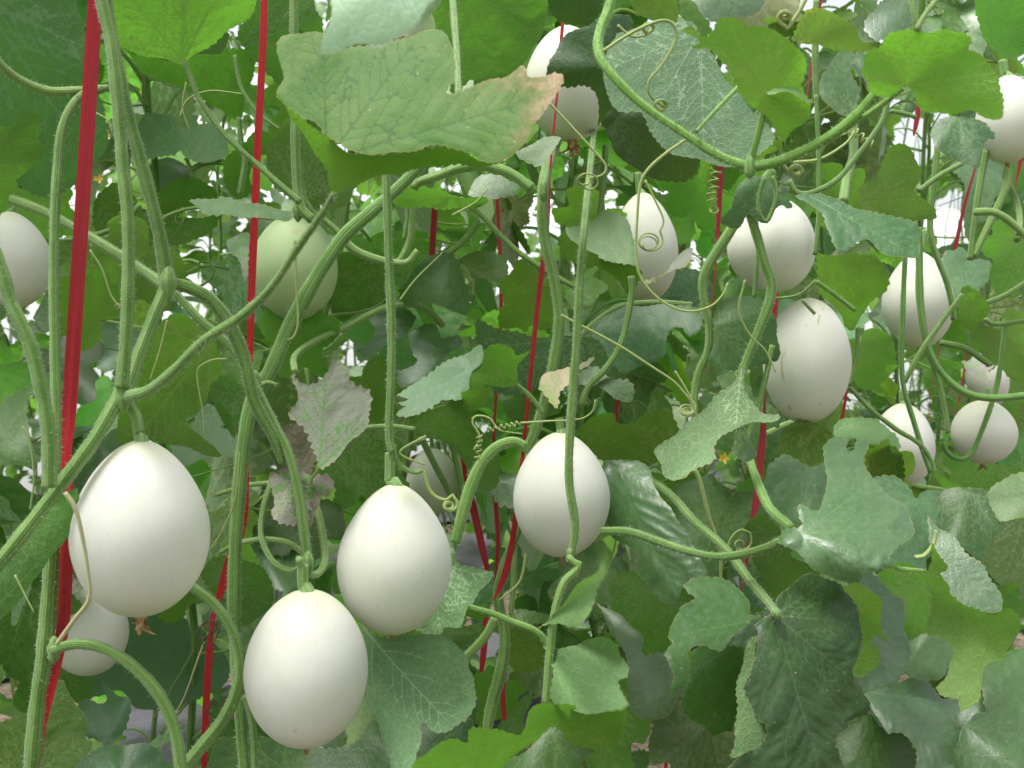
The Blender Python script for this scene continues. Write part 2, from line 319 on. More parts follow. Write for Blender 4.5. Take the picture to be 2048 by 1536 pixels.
# ---------------------------------------------------------------- the setting: soil, plastic mulch, film wall
def grid(name, x0, x1, y0, y1, nx, ny, zf, mat, kind='structure', solid=False):
    xs, ys = np.meshgrid(np.linspace(x0, x1, nx), np.linspace(y0, y1, ny)); z = zf(xs, ys)
    f = [(j * nx + i, j * nx + i + 1, (j + 1) * nx + i + 1, (j + 1) * nx + i) for j in range(ny - 1) for i in range(nx - 1)]
    mb = MB(); mb.add(np.stack([xs.ravel(), ys.ravel(), z.ravel()], 1), f, np.stack([xs.ravel(), ys.ravel()], 1))
    o = link(name, mb.mesh(name, [mat], attrs=False)); return tag(o, kind=kind)
RNG = np.random.default_rng(7)
def bumps(x, y, seed, sc, n=14):
    r = np.random.default_rng(seed); z = 0
    for i in range(n):
        k = sc * (1.5 ** (i / 2)); a = r.random() * 6.28; z = z + np.sin(x * k * math.cos(a) + y * k * math.sin(a) + r.random() * 6) / (1.35 ** (i / 2))
    return z / n
M['soil'] = simple('red_soil', (.085, .066, .045), (.26, .21, .155), 26, .95, bump=1., dist=.03)
M['bounce_green'] = simple('bounce_green_ground', (.07, .10, .035), (.17, .20, .09), 3, .95, bump=.6, dist=.03)  # outer ground coloured green for its bounce light, standing in for vines behind camera
M['mulch'] = simple('plastic_mulch', (.045, .045, .055), (.16, .15, .18), 3, .32, bump=.5, spec=.6, dist=.02)
M['film'] = simple('greenhouse_film', (.82, .84, .84), (.88, .89, .88), .6, .6, (.95, .96, .97), .6, bump=.1)
M['pole'] = simple('galvanised_pole', (.42, .43, .44), (.55, .56, .57), 30, .45)
far = grid('ground', -260, 260, -60, 460, 60, 60, lambda x, y: -.06 + 0 * x, M['bounce_green'])
RD = np.array((1.19, .98)); RD /= np.linalg.norm(RD); RN = np.array((-RD[1], RD[0])); R0 = np.array((-.32, .87))
def rowp(t, off): return R0 + RD * t + RN * off
grid('soil', -4, 9, -.4, 10, 300, 240, lambda x, y: .035 * bumps(x, y, 3, 3) + .03 * bumps(x, y, 5, 22) + .03 * bumps(x, y, 8, 60), M['soil'])
for k, off in enumerate((.3, 1.75, 3.2, 4.6)):
    nx, ny = 220, 16; tt, oo = np.meshgrid(np.linspace(-3, 9, nx), np.linspace(-.42, .42, ny))
    x = R0[0] + RD[0] * tt + RN[0] * (off + oo); y = R0[1] + RD[1] * tt + RN[1] * (off + oo)
    z = .10 * (1 - (oo / .42) ** 2) ** .5 + .012 + .012 * bumps(x, y, 9 + k, 12) + .01 * np.sin(oo * 60 + 3 * np.sin(tt * 4)) * (abs(oo) / .42)
    f = [(j * nx + i, j * nx + i + 1, (j + 1) * nx + i + 1, (j + 1) * nx + i) for j in range(ny - 1) for i in range(nx - 1)]
    mb = MB(); mb.add(np.stack([x.ravel(), y.ravel(), z.ravel()], 1), f)
    tag(link('mulch_strip', mb.mesh('mulch_strip', [M['mulch']], attrs=False)), kind='structure')
# the film wall at the far side of the greenhouse, parallel to the rows
wall = tag(empty('greenhouse_wall', (*rowp(3, 7.2), 0)), 'white translucent plastic film wall glowing behind the last row of vines', 'greenhouse wall')
nx, ny = 60, 24; tt, hh = np.meshgrid(np.linspace(-14, 22, nx), np.linspace(0, 1, ny))
oo = 7.2 - 2.2 * (1 - np.cos(hh * 1.3)); z = 3.0 * np.sin(hh * 1.3) - .05
x = R0[0] + RD[0] * tt + RN[0] * oo + .01 * np.sin(tt * 9); y = R0[1] + RD[1] * tt + RN[1] * oo
mb = MB(); mb.add(np.stack([x.ravel(), y.ravel(), z.ravel()], 1), [(j * nx + i, j * nx + i + 1, (j + 1) * nx + i + 1, (j + 1) * nx + i) for j in range(ny - 1) for i in range(nx - 1)])
link('film', mb.mesh('film', [M['film']], attrs=False), wall)
for t0 in np.arange(-12, 21, 1.5):
    mb = MB(); h = np.linspace(0, 1, 20); o_ = 7.15 - 2.2 * (1 - np.cos(h * 1.3))
    tube(mb, np.stack([R0[0] + RD[0] * t0 + RN[0] * o_, R0[1] + RD[1] * t0 + RN[1] * o_, 3.0 * np.sin(h * 1.3) - .06], 1), .013, 8)
    link('hoop', mb.mesh('hoop', [M['pole']], attrs=False), wall)
# ---------------------------------------------------------------- plant parts placed by the points they pass through
VINES = {}
def vine(key, label, px, d, group='melon vines of the front row'):
    g = P(px, 768, d); o = empty('melon_vine', (g[0], g[1], 0)); tag(o, label, 'melon vine', group); VINES[key] = o
HERO = []; MEL = []
def xy(s): return np.array([[float(c) for c in q.split(',')] for q in s.split()])
cnt = [0]
def leaf(v, side, kind, d, base, poly, br=0., gy=None, gx=None, rip=1., col=None, main=None, hd=55, curl=0., parent=None, name='leaf', label=None, tooth=3.3, scorch=None, dome=None, vw=1.):
    cnt[0] += 1; rng = np.random.default_rng(100 + cnt[0])
    poly = xy(poly) if isinstance(poly, str) else poly
    unit = d / F; HERO.append((*poly.min(0), *poly.max(0), d))
    Q, T, vein, ed, dv, mx, a0 = sheet(poly, base, rng, unit, hd, main=main, tooth=tooth, vw=vw)
    dx, dy = (Q - np.asarray(base)).T; rr = np.hypot(dx, dy) / mx; th = np.arctan2(dy, dx)
    if gy is None: gy = (-.75 if side == 'T' else .6) + rng.normal(0, .12)
    if gx is None: gx = rng.normal(0, .18)
    cy = .5 * (poly[:, 1].min() + poly[:, 1].max()) - base[1]; cx = .5 * (poly[:, 0].min() + poly[:, 0].max()) - base[0]
    L = mx * unit
    D = d + unit * (gx * (dx - cx) + gy * (dy - cy)) + curl * L * rr ** 2
    k1, k2 = rng.integers(3, 5), rng.integers(6, 9); p1, p2 = rng.random(2) * 6.28
    D += rip * L * (.095 * rr ** 1.3 * np.sin(k1 * th + p1) + .022 * rr ** 2 * np.sin(k2 * th + p2) + .006 * rr * np.sin(dx * unit * 160 + p1) * np.cos(dy * unit * 140 + p2))
    aw = (-math.sin(a0) * dx + math.cos(a0) * dy) / mx; au = (math.cos(a0) * dx + math.sin(a0) * dy) / mx
    if dome is None: dome = (.34 if side == 'T' else -.12) + rng.normal(0, .14)
    D += L * rip ** .5 * (dome * aw ** 2 + dome * .5 * (au - .5) ** 2)
    age = np.zeros(len(Q)) if scorch is None else scorch[3] * np.clip(1 - np.hypot(Q[:, 0] - scorch[0], Q[:, 1] - scorch[1]) / scorch[2], 0, 1)
    puff = (1 - np.exp(-(dv * unit / .006) ** 2)) * np.minimum(1, ed * unit / .004)
    sg = -1 if side == 'T' else 1
    D += sg * rip * (.0010 * min(1, L / .1)) * puff
    W3 = P(Q[:, 0], Q[:, 1], D)
    if side == 'T': T = [t for t in T]
    # orientation: photo y runs down; CDT gives ccw in (x, y) -> seen mirrored; flip so that the upper face of the blade is the front
    a, b_, c = [W3[list(x_)] for x_ in zip(*T[:200])]
    fn = np.cross(b_ - a, c - a); tc = ((CO - a) * fn).sum() > 0
    if tc != (side == 'T'): T = [t[::-1] for t in T]
    uvs = np.stack([dx, dy], 1) * unit * 10
    mb = MB(); mb.add(W3, T, uvs, 0, vein, ed * unit * 10, age)
    me = mb.mesh(name, [M[kind]])
    j = rng.normal(0, .07, 3) if col is None else np.zeros(3); c = np.array(col or (1, 1, 1)) * (1 + j + rng.normal(0, .07))
    o = link(name, me, VINES[v] if parent is None else parent, (*np.clip(c, .2, 3), br))
    if label: o['label'] = label
    return o
def stem(v, pts, r, d, mat='stem', name='stem', hairs=0, ridge=.045, sides=20, col=None, hl=.003):
    """pts: 'x,y x,y' or with a third number = depth; r: radius in photo pixels (number or list along the path)."""
    p = xy(pts) if isinstance(pts, str) else np.asarray(pts, float)
    n = len(p); dd = p[:, 2] if p.shape[1] > 2 else (np.linspace(d[0], d[1], n) if isinstance(d, tuple) else np.full(n, float(d)))
    rs = np.interp(np.linspace(0, 1, n), np.linspace(0, 1, len(r)), r) if isinstance(r, (list, tuple)) else np.full(n, float(r))
    rs = rs * .91; q = smooth_path(np.column_stack([p[:, :2], dd, rs]), 6)
    cnt[0] += 1; rng = np.random.default_rng(900 + cnt[0])
    s_ = np.arange(len(q)) * 6; q[:, 3] *= 1 + .05 * np.sin(s_ / 31. + cnt[0]) + .03 * np.sin(s_ / 11. + cnt[0])
    C = P(q[:, 0], q[:, 1], q[:, 2]); rad = q[:, 3] * q[:, 2] / F
    L = np.linalg.norm(np.diff(C, axis=0), axis=1).sum()
    mb = MB(); tube(mb, C, rad, sides if rs.max() > 3.2 else 8, ridge if rs.max() > 3.2 else 0, 0, int(hairs * L * 1500), 1, hl, rng)
    o = link(name, mb.mesh(name, [M[mat], M['hair']], attrs=False), VINES[v], (*(col or (1, 1, 1)), 1)); return o
def pet(v, pts, r, d, **k): return stem(v, pts, r, d, name='petiole', hairs=k.pop('hairs', .5), **k)
def tendril(v, pts, r, d, coil=None, mat='tendril'):
    """a thin tendril; coil = (cx, cy, radius px, turns, drift) wound at its end."""
    p = xy(pts) if isinstance(pts, str) else np.asarray(pts, float)
    n = len(p); dd = np.linspace(d[0], d[1], n) if isinstance(d, tuple) else np.full(n, float(d))
    q = smooth_path(np.column_stack([p[:, :2], dd]), 5)
    if coil:
        cx, cy, R_, tn, dr = coil; e = q[-1]; a0 = math.atan2(e[1] - cy, e[0] - cx); a = np.linspace(0, tn * 2 * math.pi, int(tn * 26))
        rr = R_ * (1 - .38 * a / a[-1]) * (1 + .1 * np.sin(a * 1.37)); R0_ = np.hypot(e[0] - cx, e[1] - cy); rr = rr + (R0_ - R_) * np.exp(-a / 1.2)
        c = np.column_stack([cx + rr * np.cos(a0 + a) + dr * a / a[-1] * .6, cy + rr * .8 * np.sin(a0 + a) + dr * a / a[-1], e[2] + .004 * np.sin(a + 1) * (R_ / 15) - .004 * (R_ / 15) * math.sin(1)])
        q = np.vstack([q, c[1:]])
    C = P(*q.T); mb = MB(); tube(mb, C, np.linspace(r, r * .6, len(C)) * q[:, 2] / F, 7)
    return link('tendril', mb.mesh('tendril', [M[mat]], attrs=False), VINES[v], (1, 1, 1, 1))
def helix(v, a, b, R_, turns, r, d, mat='tendril'):
    """a corkscrew tendril stretched from photo point a to b."""
    t = np.linspace(0, 1, int(turns * 22)); a, b = np.array(a, float), np.array(b, float); ax = P(*b, d) - P(*a, d); L = np.linalg.norm(ax); ax /= L
    n = np.cross(ax, CZ); n /= np.linalg.norm(n); m = np.cross(ax, n); rad = R_ * d / F * (1 + .25 * np.sin(t * 17)); an = t * turns * 6.283 + .6 * np.sin(t * 9)
    C = P(*a, d) + np.outer(t * L, ax) + (rad * np.cos(an))[:, None] * n + (rad * np.sin(an))[:, None] * m
    mb = MB(); tube(mb, C, r * d / F, 7); return link('tendril', mb.mesh('tendril', [M[mat]], attrs=False), VINES[v], (1, 1, 1, 1))
# ---------------------------------------------------------------- melons
T_ = np.array([0, .015, .06, .12, .2, .34, .44, .54, .65, .76, .84, .9, .95, .985, 1])
R_egg = np.array([.06, .17, .345, .50, .665, .875, .965, 1., .965, .87, .745, .605, .44, .24, .0])
def melon(label, cx, cy, hw, hh, d, tilt=0, taper=.5, mat='melon', stalk=None, sr=9, flower=1, smat='palestem', fl=30, away=0.):
    """cx, cy centre, hw/hh half width and height in photo pixels."""
    cnt[0] += 1; rng = np.random.default_rng(cnt[0]); u = d / F; MEL.append((cx, cy, hw, hh, d))
    c = P(cx, cy, d); ax = np.array((math.sin(R(tilt)), math.sin(R(away)), -math.cos(R(tilt)))); ax /= np.linalg.norm(ax)
    X = np.cross(ax, (0, 1., 0)); X /= np.linalg.norm(X); Y = np.cross(ax, X)
    root = empty('white_melon' if mat == 'melon' else 'green_melon', c + ax * hh * u); tag(root, label, 'melon', 'egg-shaped melons hanging from the vines')
    n, m = 44, 56; t = .5 - .5 * np.cos(np.linspace(0, math.pi, n)); sph = 2 * np.sqrt(t * (1 - t))
    egg = np.interp(t, T_, R_egg); egg = np.convolve(np.pad(egg, 2, 'edge'), [.1, .2, .4, .2, .1], 'valid'); egg[-1] = 0; egg[0] = .05
    r = (egg * taper * 1. + sph * (1 - taper)); r[0] = .04; r /= r.max(); a = np.arange(m + 1) / m * 6.2831853
    p1, p2 = rng.random(2) * 6.28; bend = rng.normal(0, .025) * hw * u
    V = []; U = []
    for i in range(n):
        rr = r[i] * hw * u * (1 + .012 * np.sin(2 * a + p1) + .006 * np.sin(3 * a + p2 + 3 * t[i]) + .004 * np.sin(5 * a + p2 + t[i] * 2))
        V.append(c + X * bend * (4 * t[i] * (1 - t[i]) - .5) + ax * (2 * t[i] - 1) * hh * u + np.outer(rr * np.cos(a), X) + np.outer(rr * np.sin(a), Y)); U.append(np.stack([a / 6.2831853, np.full(m + 1, t[i])], 1))
    k = m + 1; f = [(i * k + j, i * k + j + 1, (i + 1) * k + j + 1, (i + 1) * k + j) for i in range(n - 1) for j in range(m)]
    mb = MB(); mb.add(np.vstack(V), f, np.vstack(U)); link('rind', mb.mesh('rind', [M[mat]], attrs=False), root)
    top = c - ax * hh * u
    if stalk is not None:
        p = xy(stalk); q = smooth_path(p, 5); C = P(q[:, 0], q[:, 1], np.full(len(q), d)); C = np.vstack([C, top - ax * .002, top, top + ax * .003, top + ax * .009])
        rad = np.full(len(C), sr * u); kk = min(6, len(C)); rad[-4:] *= [1.08, 1.3, 1.62, 1.7]
        mb = MB(); tube(mb, C, rad, 18, .05); link('stalk', mb.mesh('stalk', [M[smat]], attrs=False), root, (.95, 1, 1.05, 1))
    if flower:
        mb = MB(); b = c + ax * hh * u; s = fl * u
        tube(mb, [b - ax * s * .12, b + ax * s * .12, b + ax * s * .28], [s * .34, s * .3, s * .12], 9)
        for q in range(9):
            an = rng.random() * 6.28; rd = s * .2; p0 = b + X * math.cos(an) * rd + Y * math.sin(an) * rd + ax * s * .05; L = s * (.35 + .6 * rng.random())
            p1_ = p0 + ax * L * .6 + X * rng.normal(0, .12) * s; p2_ = p1_ + ax * L * .45 + (X * rng.normal(0, .3) + Y * rng.normal(0, .3)) * s; wv = (X * math.sin(an) - Y * math.cos(an)) * s * .13
            mb.add([p0 - wv, p0 + wv, p1_ + wv * 1.3 + Y * s * .05, p1_ - wv * 1.3, p2_ + wv * .5, p2_ - wv * .7], [(0, 1, 2, 3), (3, 2, 4, 5)])
        link('dried_flower', mb.mesh('dried_flower', [M['dryflower']], attrs=False), root)
    return root
# ---------------------------------------------------------------- red ribbons the vines are tied to
def ribbon(label, pts, d, W, wire=.0):
    """pts: 'x,y,half-width px' ; W: real half width in photo pixels at depth d. Projected width says how far the ribbon has twisted."""
    p = xy(pts); p[:, 2] *= .74; W = W * .76; n = len(p); dd = np.linspace(d[0], d[1], n) if isinstance(d, tuple) else np.full(n, float(d))
    sgn = 1; ang = []
    for i in range(n):
        c = min(1, p[i, 2] / W); ang.append(math.acos(c) * 1)
    q = smooth_path(np.column_stack([p[:, :2], dd, ang]), 7); C = P(q[:, 0], q[:, 1], q[:, 2]); T = np.gradient(C, axis=0); T /= np.linalg.norm(T, axis=1)[:, None]
    mb = MB(); V = []; U = []; L = 0; wv = np.linspace(-1, 1, 9); rng = np.random.default_rng(int(p[0, 0]))
    for i in range(len(C)):
        nx = np.cross(T[i], CZ); nx /= np.linalg.norm(nx); nz = np.cross(nx, T[i]); a = q[i, 3]; w_ = nx * math.cos(a) + nz * math.sin(a); nn = np.cross(w_, T[i]); h = W * q[i, 2] / F
        if i: L += np.linalg.norm(C[i] - C[i - 1])
        V.append(C[i] + np.outer(wv * h, w_) + np.outer(h * (.10 * wv ** 2 + .07 * np.sin(wv * 6 + i * .05) + .03 * np.sin(wv * 15 + 1)), nn)); U.append(np.stack([wv * .5 + .5, np.full(9, L * 10)], 1))
    k = 9; f = [(i * k + j, i * k + j + 1, (i + 1) * k + j + 1, (i + 1) * k + j) for i in range(len(C) - 1) for j in range(8)]
    mb.add(np.vstack(V), f, np.vstack(U)); o = link('red_ribbon', mb.mesh('red_ribbon', [M['ribbon']], attrs=False)); return tag(o, label, 'ribbon', 'red plastic ribbons holding up the vines')
def gl(v, side, kind, d, base, tip, wd=1., **k):
    """a whole five lobed leaf laid from its stalk point to its tip."""
    rng = np.random.default_rng(int(base[0] * 3 + base[1])); half = np.array([(.0, -.02), (.10, -.13), (.30, -.20), (.50, -.12), (.60, .06), (.50, .20), (.64, .42), (.48, .56), (.31, .58), (.29, .78), (.17, .93)])
    h = half * (1 + rng.normal(0, .07, half.shape)); l = half[1:][::-1] * (-1, 1) * (1 + rng.normal(0, .07, (10, 2))); q = np.vstack([h, [(0, .98)], l]) * (wd, 1)
    u = np.array(tip, float) - base; n_ = np.array((-u[1], u[0])); poly = np.array(base) + q[:, :1] * n_ + q[:, 1:] * u
    n0 = len(HERO); o = leaf(v, side, kind, d, base, poly, main=tip, hd=45, **k); del HERO[n0:]; return o
def node(v, x, y, d, r):
    """the swollen joint where stems fork."""
    mb = MB(); c = P(x, y, d); a = r * .82 * d / F; rng = np.random.default_rng(int(x)); k = np.linspace(-1, 1, 9)
    tube(mb, [c + CY * a * 2.3 * t for t in k], [a * max(.15, (1 - t * t) ** .5) * (1 + .07 * rng.normal()) for t in k], 14, .05)
    link('node', mb.mesh('node', [M['stem']], attrs=False), VINES[v], (1.1, 1.05, 1.2, 1))
# ================================================================ the front row, measured from the photograph
VL = [('a', 'hairy vine beside the broad red ribbon at the far left, tallest straight stems', 120, .86),
 ('b', 'vine with a forked pale stem directly above the largest white melon', 330, .9),
 ('c', 'vine carrying the brown edged leaf and the lowest white melon', 600, 1.0),
 ('d', 'slim straight vine holding the white melon left of centre by its long stem', 780, .97),
 ('e', 'vine tied to the centre red ribbon with an arched stem beside the centre melon', 1090, 1.15),
 ('f', 'vine with the grey pointed leaf and dark leaves around the two upper centre melons', 1300, 1.3),
 ('g', 'bright young vine shoot swooping across the upper right with two lime green leaves', 1560, .8),
 ('h', 'vine with a zigzag thick stem left of the three stacked white melons', 1480, 1.25),
 ('i', 'vine of long crossing thin stems in front of the right side melons', 1830, 1.55),
 ('j', 'vine at the right edge with pale stems around the smallest melons', 1990, 1.6),
 ('k', 'low vine of broad dark and waxy leaves filling the lower right corner', 1700, 1.1),
 ('l', 'vine with pale veined leaf undersides between the bottom centre melons', 1000, 1.1)]
for a in VL: vine(*a)
# ---- melons
melon('largest white melon, hanging left beside the broad red ribbon', 282, 1057, 132, 177, .87, -1, .72, stalk='248,795 262,815 273,838 278,872', sr=11, fl=38)
melon('lowest white melon, hanging left of centre near the bottom edge', 613, 1336, 121, 158, .93, -1, .35, stalk='606,1130 606,1160 608,1178', sr=11, fl=20)
melon('white melon with a pointed top on a long straight stem, touching the lowest melon', 788, 1118, 114, 151, 1.0, -2, .85, stalk='780,905 780,935 779,966', sr=10, fl=12)
melon('white melon at centre with a green stem running down its face', 1122, 989, 97, 125, 1.18, 0, .6, stalk='1118,835 1122,866', sr=8, fl=14)
melon('plump white melon with brown scratches, lower of the right hand pair beside the red ribbon', 1613, 722, 86, 126, 1.30, -1, .3, 'scratched', stalk='1618,575 1606,600', sr=6, fl=22)
melon('round white melon half covered by stems, directly above the plump scratched melon', 1546, 491, 87, 95, 1.30, 0, .4, stalk='1560,392 1552,400', sr=6, fl=0)
melon('slender white melon with a curled tendril across it, upper centre right', 1288, 496, 68, 110, 1.5, 2, .75, stalk='1275,345 1278,388', sr=6, fl=0)
melon('shaded melon near the top centre partly behind dark and brown edged leaves', 1137, 168, 87, 114, 1.32, 4, .6, stalk='1150,20 1142,58', sr=7, fl=34)
melon('narrow shouldered white melon hanging at the right behind two hanging stems', 1837, 600, 68, 96, 1.62, 2, .9, stalk='1850,460 1842,506', sr=6, fl=16)
melon('white melon at right crossed by two diagonal thin stems, above the waxy leaves', 1805, 890, 62, 84, 1.62, 0, .6, stalk='1803,780 1803,808', sr=5, fl=12)
melon('smallest full white melon near the right edge crossed by a slanting stem', 1967, 864, 61, 64, 1.8, 0, .3, stalk='1975,775 1972,802', sr=5, fl=16)
melon('white melon cut by the right edge of the photo near the top', 2016, 239, 61, 87, 1.5, 0, .5, stalk='2005,120 2010,155', sr=8, fl=18)
melon('white melon cut by the left edge of the photo', 26, 520, 74, 96, 1.1, 3, .7, stalk='30,390 30,426', sr=5, fl=0)
melon('unripe green white melon behind two crossing stems, upper left of centre', 590, 534, 87, 106, 1.28, 0, .35, 'greenmelon', stalk='600,400 595,430', sr=8, fl=0)
melon('shaded melon tucked behind the bottom of the largest melon at lower left', 180, 1262, 76, 88, 1.25, -3, .5, stalk='180,1150 180,1176', sr=6, fl=0)
melon('small shaded melon behind the stems between the left of centre and centre melons', 864, 962, 53, 66, 1.8, 0, .5, stalk='862,870 864,897', sr=4, fl=0)
melon('faint distant melon behind dry leaves near the right edge', 1975, 755, 40, 62, 2.2, 8, .8, flower=0)
melon('distant melon peeking out left of the smallest full melon', 1932, 866, 28, 46, 2.25, 0, .5, flower=0)
# ---- red ribbons
ribbon('broad red ribbon at the left running the whole height', '192,-60,14 190,0,14 178,200,15.5 164,420,15.5 150,640,15.5 138,820,14 132,905,6 134,1000,8 131,1150,11 124,1260,11 100,1370,12 76,1460,16 62,1560,19', (.86, .92), 19)
ribbon('narrow red ribbon left of the unripe green melon reaching the bottom', '528,-60,5 526,60,5.5 514,300,7 507,480,7 502,620,6 498,760,4 492,930,3 483,1040,12 462,1120,14 440,1185,7 425,1235,3 417,1320,6 412,1420,6 408,1560,4', (1.05, 1.3), 15)
ribbon('red ribbon along the thick stem at the centre melon', '1125,40,5 1112,200,3 1100,330,3 1092,470,7 1074,620,7 1060,760,6 1046,900,5 1040,960,8 1024,1080,8 1008,1150,10 986,1200,3', (1.25, 1.2), 13)
ribbon('dark red ribbon behind the dark leaf left of the centre', '872,380,7 868,440,8 862,540,7 858,640,3', 1.5, 9)
ribbon('thin red ribbon in the gap left of the centre ribbon', '993,380,4 998,480,5 1002,560,6 1000,660,4 988,860,4 988,960,6 996,1080,6 990,1170,3', 1.7, 7)
ribbon('slanting red ribbon over pink soil left below the centre melon', '925,910,6 938,980,9 956,1060,10 974,1140,7', 1.75, 11)
ribbon('short red ribbon piece under the arched stem, lower centre', '972,1235,8 968,1290,9 962,1345,6', 1.5, 10)
ribbon('crimson ribbon end with a pink tip low behind the centre leaves', '1016,1310,4 1006,1380,6 1008,1440,7', 1.55, 8)
ribbon('red ribbon behind the corkscrew tendril, centre right', '1446,240,4 1440,340,9 1437,420,8 1428,560,4 1412,740,3', 1.5, 10)
ribbon('faded red ribbon at the top right behind the brown blotched leaf', '1640,-40,9 1634,60,7 1622,130,5 1612,200,4', 1.6, 10)
ribbon('red ribbon just left of the plump scratched melon, running down to the waxy leaves', '1556,540,8 1546,640,11 1530,780,5 1524,880,11 1512,1000,11 1496,1100,9 1484,1180,5', (1.4, 1.3), 12)
ribbon('red ribbon right of the plump melon in shade', '1694,760,5 1690,800,6 1678,860,6 1664,920,3', 1.75, 8)
ribbon('long slanting red ribbon crossing the white gap at the right', '1850,120,5 1834,230,10 1826,270,6', 1.7, 12)
ribbon('red ribbon slanting down from the white gap toward the crossed melon', '1952,330,5 1926,420,7 1902,540,8 1880,680,5 1860,800,4 1850,900,3', 1.9, 9)
ribbon('pinkish red ribbon at the right edge below the cut off melon', '2050,250,8 2040,320,8 2028,380,4', 1.8, 9)
ribbon('thin red ribbon right of the narrow shouldered melon', '1935,690,4 1925,760,5 1912,830,3', 2.0, 7)
ribbon('short red ribbon beside the dark leaf above the lower centre right', '1236,790,5 1230,850,6 1226,900,4', 1.8, 8)
ribbon('red ribbon running out at the bottom between grey and green leaves', '1342,1390,3 1335,1450,7 1330,1560,5', 1.5, 8)
ribbon('red ribbon showing through the gap at the right of the waxy leaf', '1850,1060,8 1838,1110,6 1828,1170,6', 1.6, 9)
ribbon('red ribbon at the bottom under the hanging pale lobe', '1450,1430,5 1430,1480,6 1400,1560,6', 1.5, 8)
# ---- thick stems
stem('a', '188,-60 208,20 225,100 238,220 246,330 256,430 257,560 252,680 244,775', [13, 14, 13, 14], .85, hairs=1.6)
stem('b', '205,-60 222,60 250,200 290,350 320,470 335,560', [13, 13, 14, 16], (.87, .9), hairs=1.4)
stem('b', '338,566 310,630 282,700 258,770 246,800', [15, 14, 14, 15], (.9, .86), hairs=1.2, col=(1.05, 1.05, 1.1))
stem('b', '335,566 370,572 420,598 462,655 490,722 508,800 545,870 566,925', [14, 14, 15, 13, 10], (.9, .97), hairs=1.4)
stem('c', '350,585 400,640 470,700 503,758 545,842 578,910 597,985 606,1050 616,1125', [9, 10, 10, 11, 12], (.97, .96), hairs=1.2)
stem('b', '-40,380 10,395 96,427 205,489 300,550 330,572', [10, 11, 13], (1.0, .92), hairs=.8)
stem('a', '-20,480 4,545 25,610 61,690 82,773 98,870 100,975', [14, 15, 16], .80, hairs=1.6)
stem('a', '205,178 168,188 142,215 122,265 114,350 109,450 108,600 110,720 113,840 110,960', [8, 10, 11, 11], (.91, .84), hairs=1)
pet('a', '-30,80 0,128 40,160 95,182 165,181 215,176', [9, 10, 8], (.84, .92), mat='palestem', hairs=1)
stem('b', '244,785 215,835 185,885 137,950 79,1025 20,1100 -40,1170', [17, 15, 15], (.86, .8), hairs=1.6)
stem('a', '112,960 104,1100 96,1221 88,1323 76,1400 62,1560', [14, 17, 17], .90, hairs=1.4)
stem('b', '243,795 268,790 300,780 345,745 410,680 480,635 540,578 600,490 650,420 667,388', [15, 12, 11, 10, 8, 7], (.86, .72), hairs=1.3)
stem('a', '130,985 150,1016 164,1070 175,1136 178,1197 148,1240 113,1289', [5, 4, 5], .76, mat='drystem', name='tendril', ridge=0)
stem('a', '104,1302 130,1292 160,1288 205,1296 256,1324 308,1376 338,1428 354,1480 366,1570', [10, 11, 12, 13, 14], .86, hairs=1.4, mat='palestem', col=(.75, .85, .7))
stem('b', '380,1170 427,1207 461,1255 478,1307 478,1365 452,1430 410,1486 360,1545', [10, 12, 14, 14], 1.0, hairs=1.2)
stem('c', '840,330 800,372 740,425 690,470 650,525 606,600 570,672 538,745 505,800 488,880 478,980 470,1100 468,1240 478,1400 490,1560', [12, 14, 16, 17, 16, 15, 14, 12], (1.1, 1.06), hairs=1.2, col=(1.05, 1.1, 1.1))
stem('c', '588,-60 588,60 590,200 592,330 600,410 625,440', [9, 9, 10, 11], 1.08, hairs=.8)
stem('c', '596,300 604,380 622,420 655,445 680,468', [5, 6, 7], 1.1, hairs=.5)
stem('d', '772,340 775,420 778,520 783,650 782,760 778,860 784,905', [8, 9, 9, 8, 9], .96, hairs=1.4)
pet('d', '784,900 800,930 830,945 845,940', 5, .97)
pet('c', '485,1084 530,1078 581,1088 615,1115', [5, 8], 1.0, mat='palestem')
pet('c', '545,960 528,1010 522,1070 545,1122 581,1142 604,1132', 6.5, (1.04, .93))
pet('c', '618,985 636,1025 648,1084 649,1125 632,1149 608,1142 598,1118', 8, (1.04, .92), mat='palestem')
stem('e', '828,378 836,366 870,354 920,336 970,332 1022,348 1063,378', [10, 11, 12], 1.12, hairs=1.2, mat='palestem', col=(.8, .9, .75))
stem('e', '1135,200,1.5 1122,240,1.45 1108,285,1.36 1095,330,1.26 1085,385,1.22 1088,470,1.22 1108,560,1.22 1118,640,1.22 1108,720,1.22 1092,790,1.22 1070,860,1.22 1050,905,1.22', [11, 14, 12, 12, 12, 10], 1.22, hairs=1)
stem('e', '1196,150,1.45 1190,230,1.38 1186,280,1.28 1178,360,1.12 1168,460,1.05 1160,560,1.05 1152,700,1.05 1141,850,1.05 1138,960,1.05 1150,1050,1.05 1143,1110,1.05', [7, 7, 8, 9, 10, 9, 9], 1.05, hairs=1.4)
stem('e', '1136,1112 1148,1124 1158,1128 1150,1142 1128,1166 1110,1222 1101,1300 1092,1405', [6, 7, 8, 9, 9], 1.03, hairs=1.2, mat='palestem', col=(.85, .95, .8))
stem('e', '1052,893 1025,882 990,896 960,930 940,975 926,1022 910,1085', [9, 12, 13, 12], 1.1, hairs=1.2, mat='palestem', col=(.9, 1, .85))
stem('l', '1050,1010 1035,1060 1008,1136 996,1194 1008,1255 1008,1307 998,1358 981,1420 960,1560', [10, 11, 13, 12], 1.25, hairs=.8)
stem('l', '990,1235 971,1272 940,1306 915,1330', 10, 1.15, mat='palestem', hairs=.6)
stem('l', '1030,1080 1027,1160 1022,1230', 6, 1.3, mat='palestem')
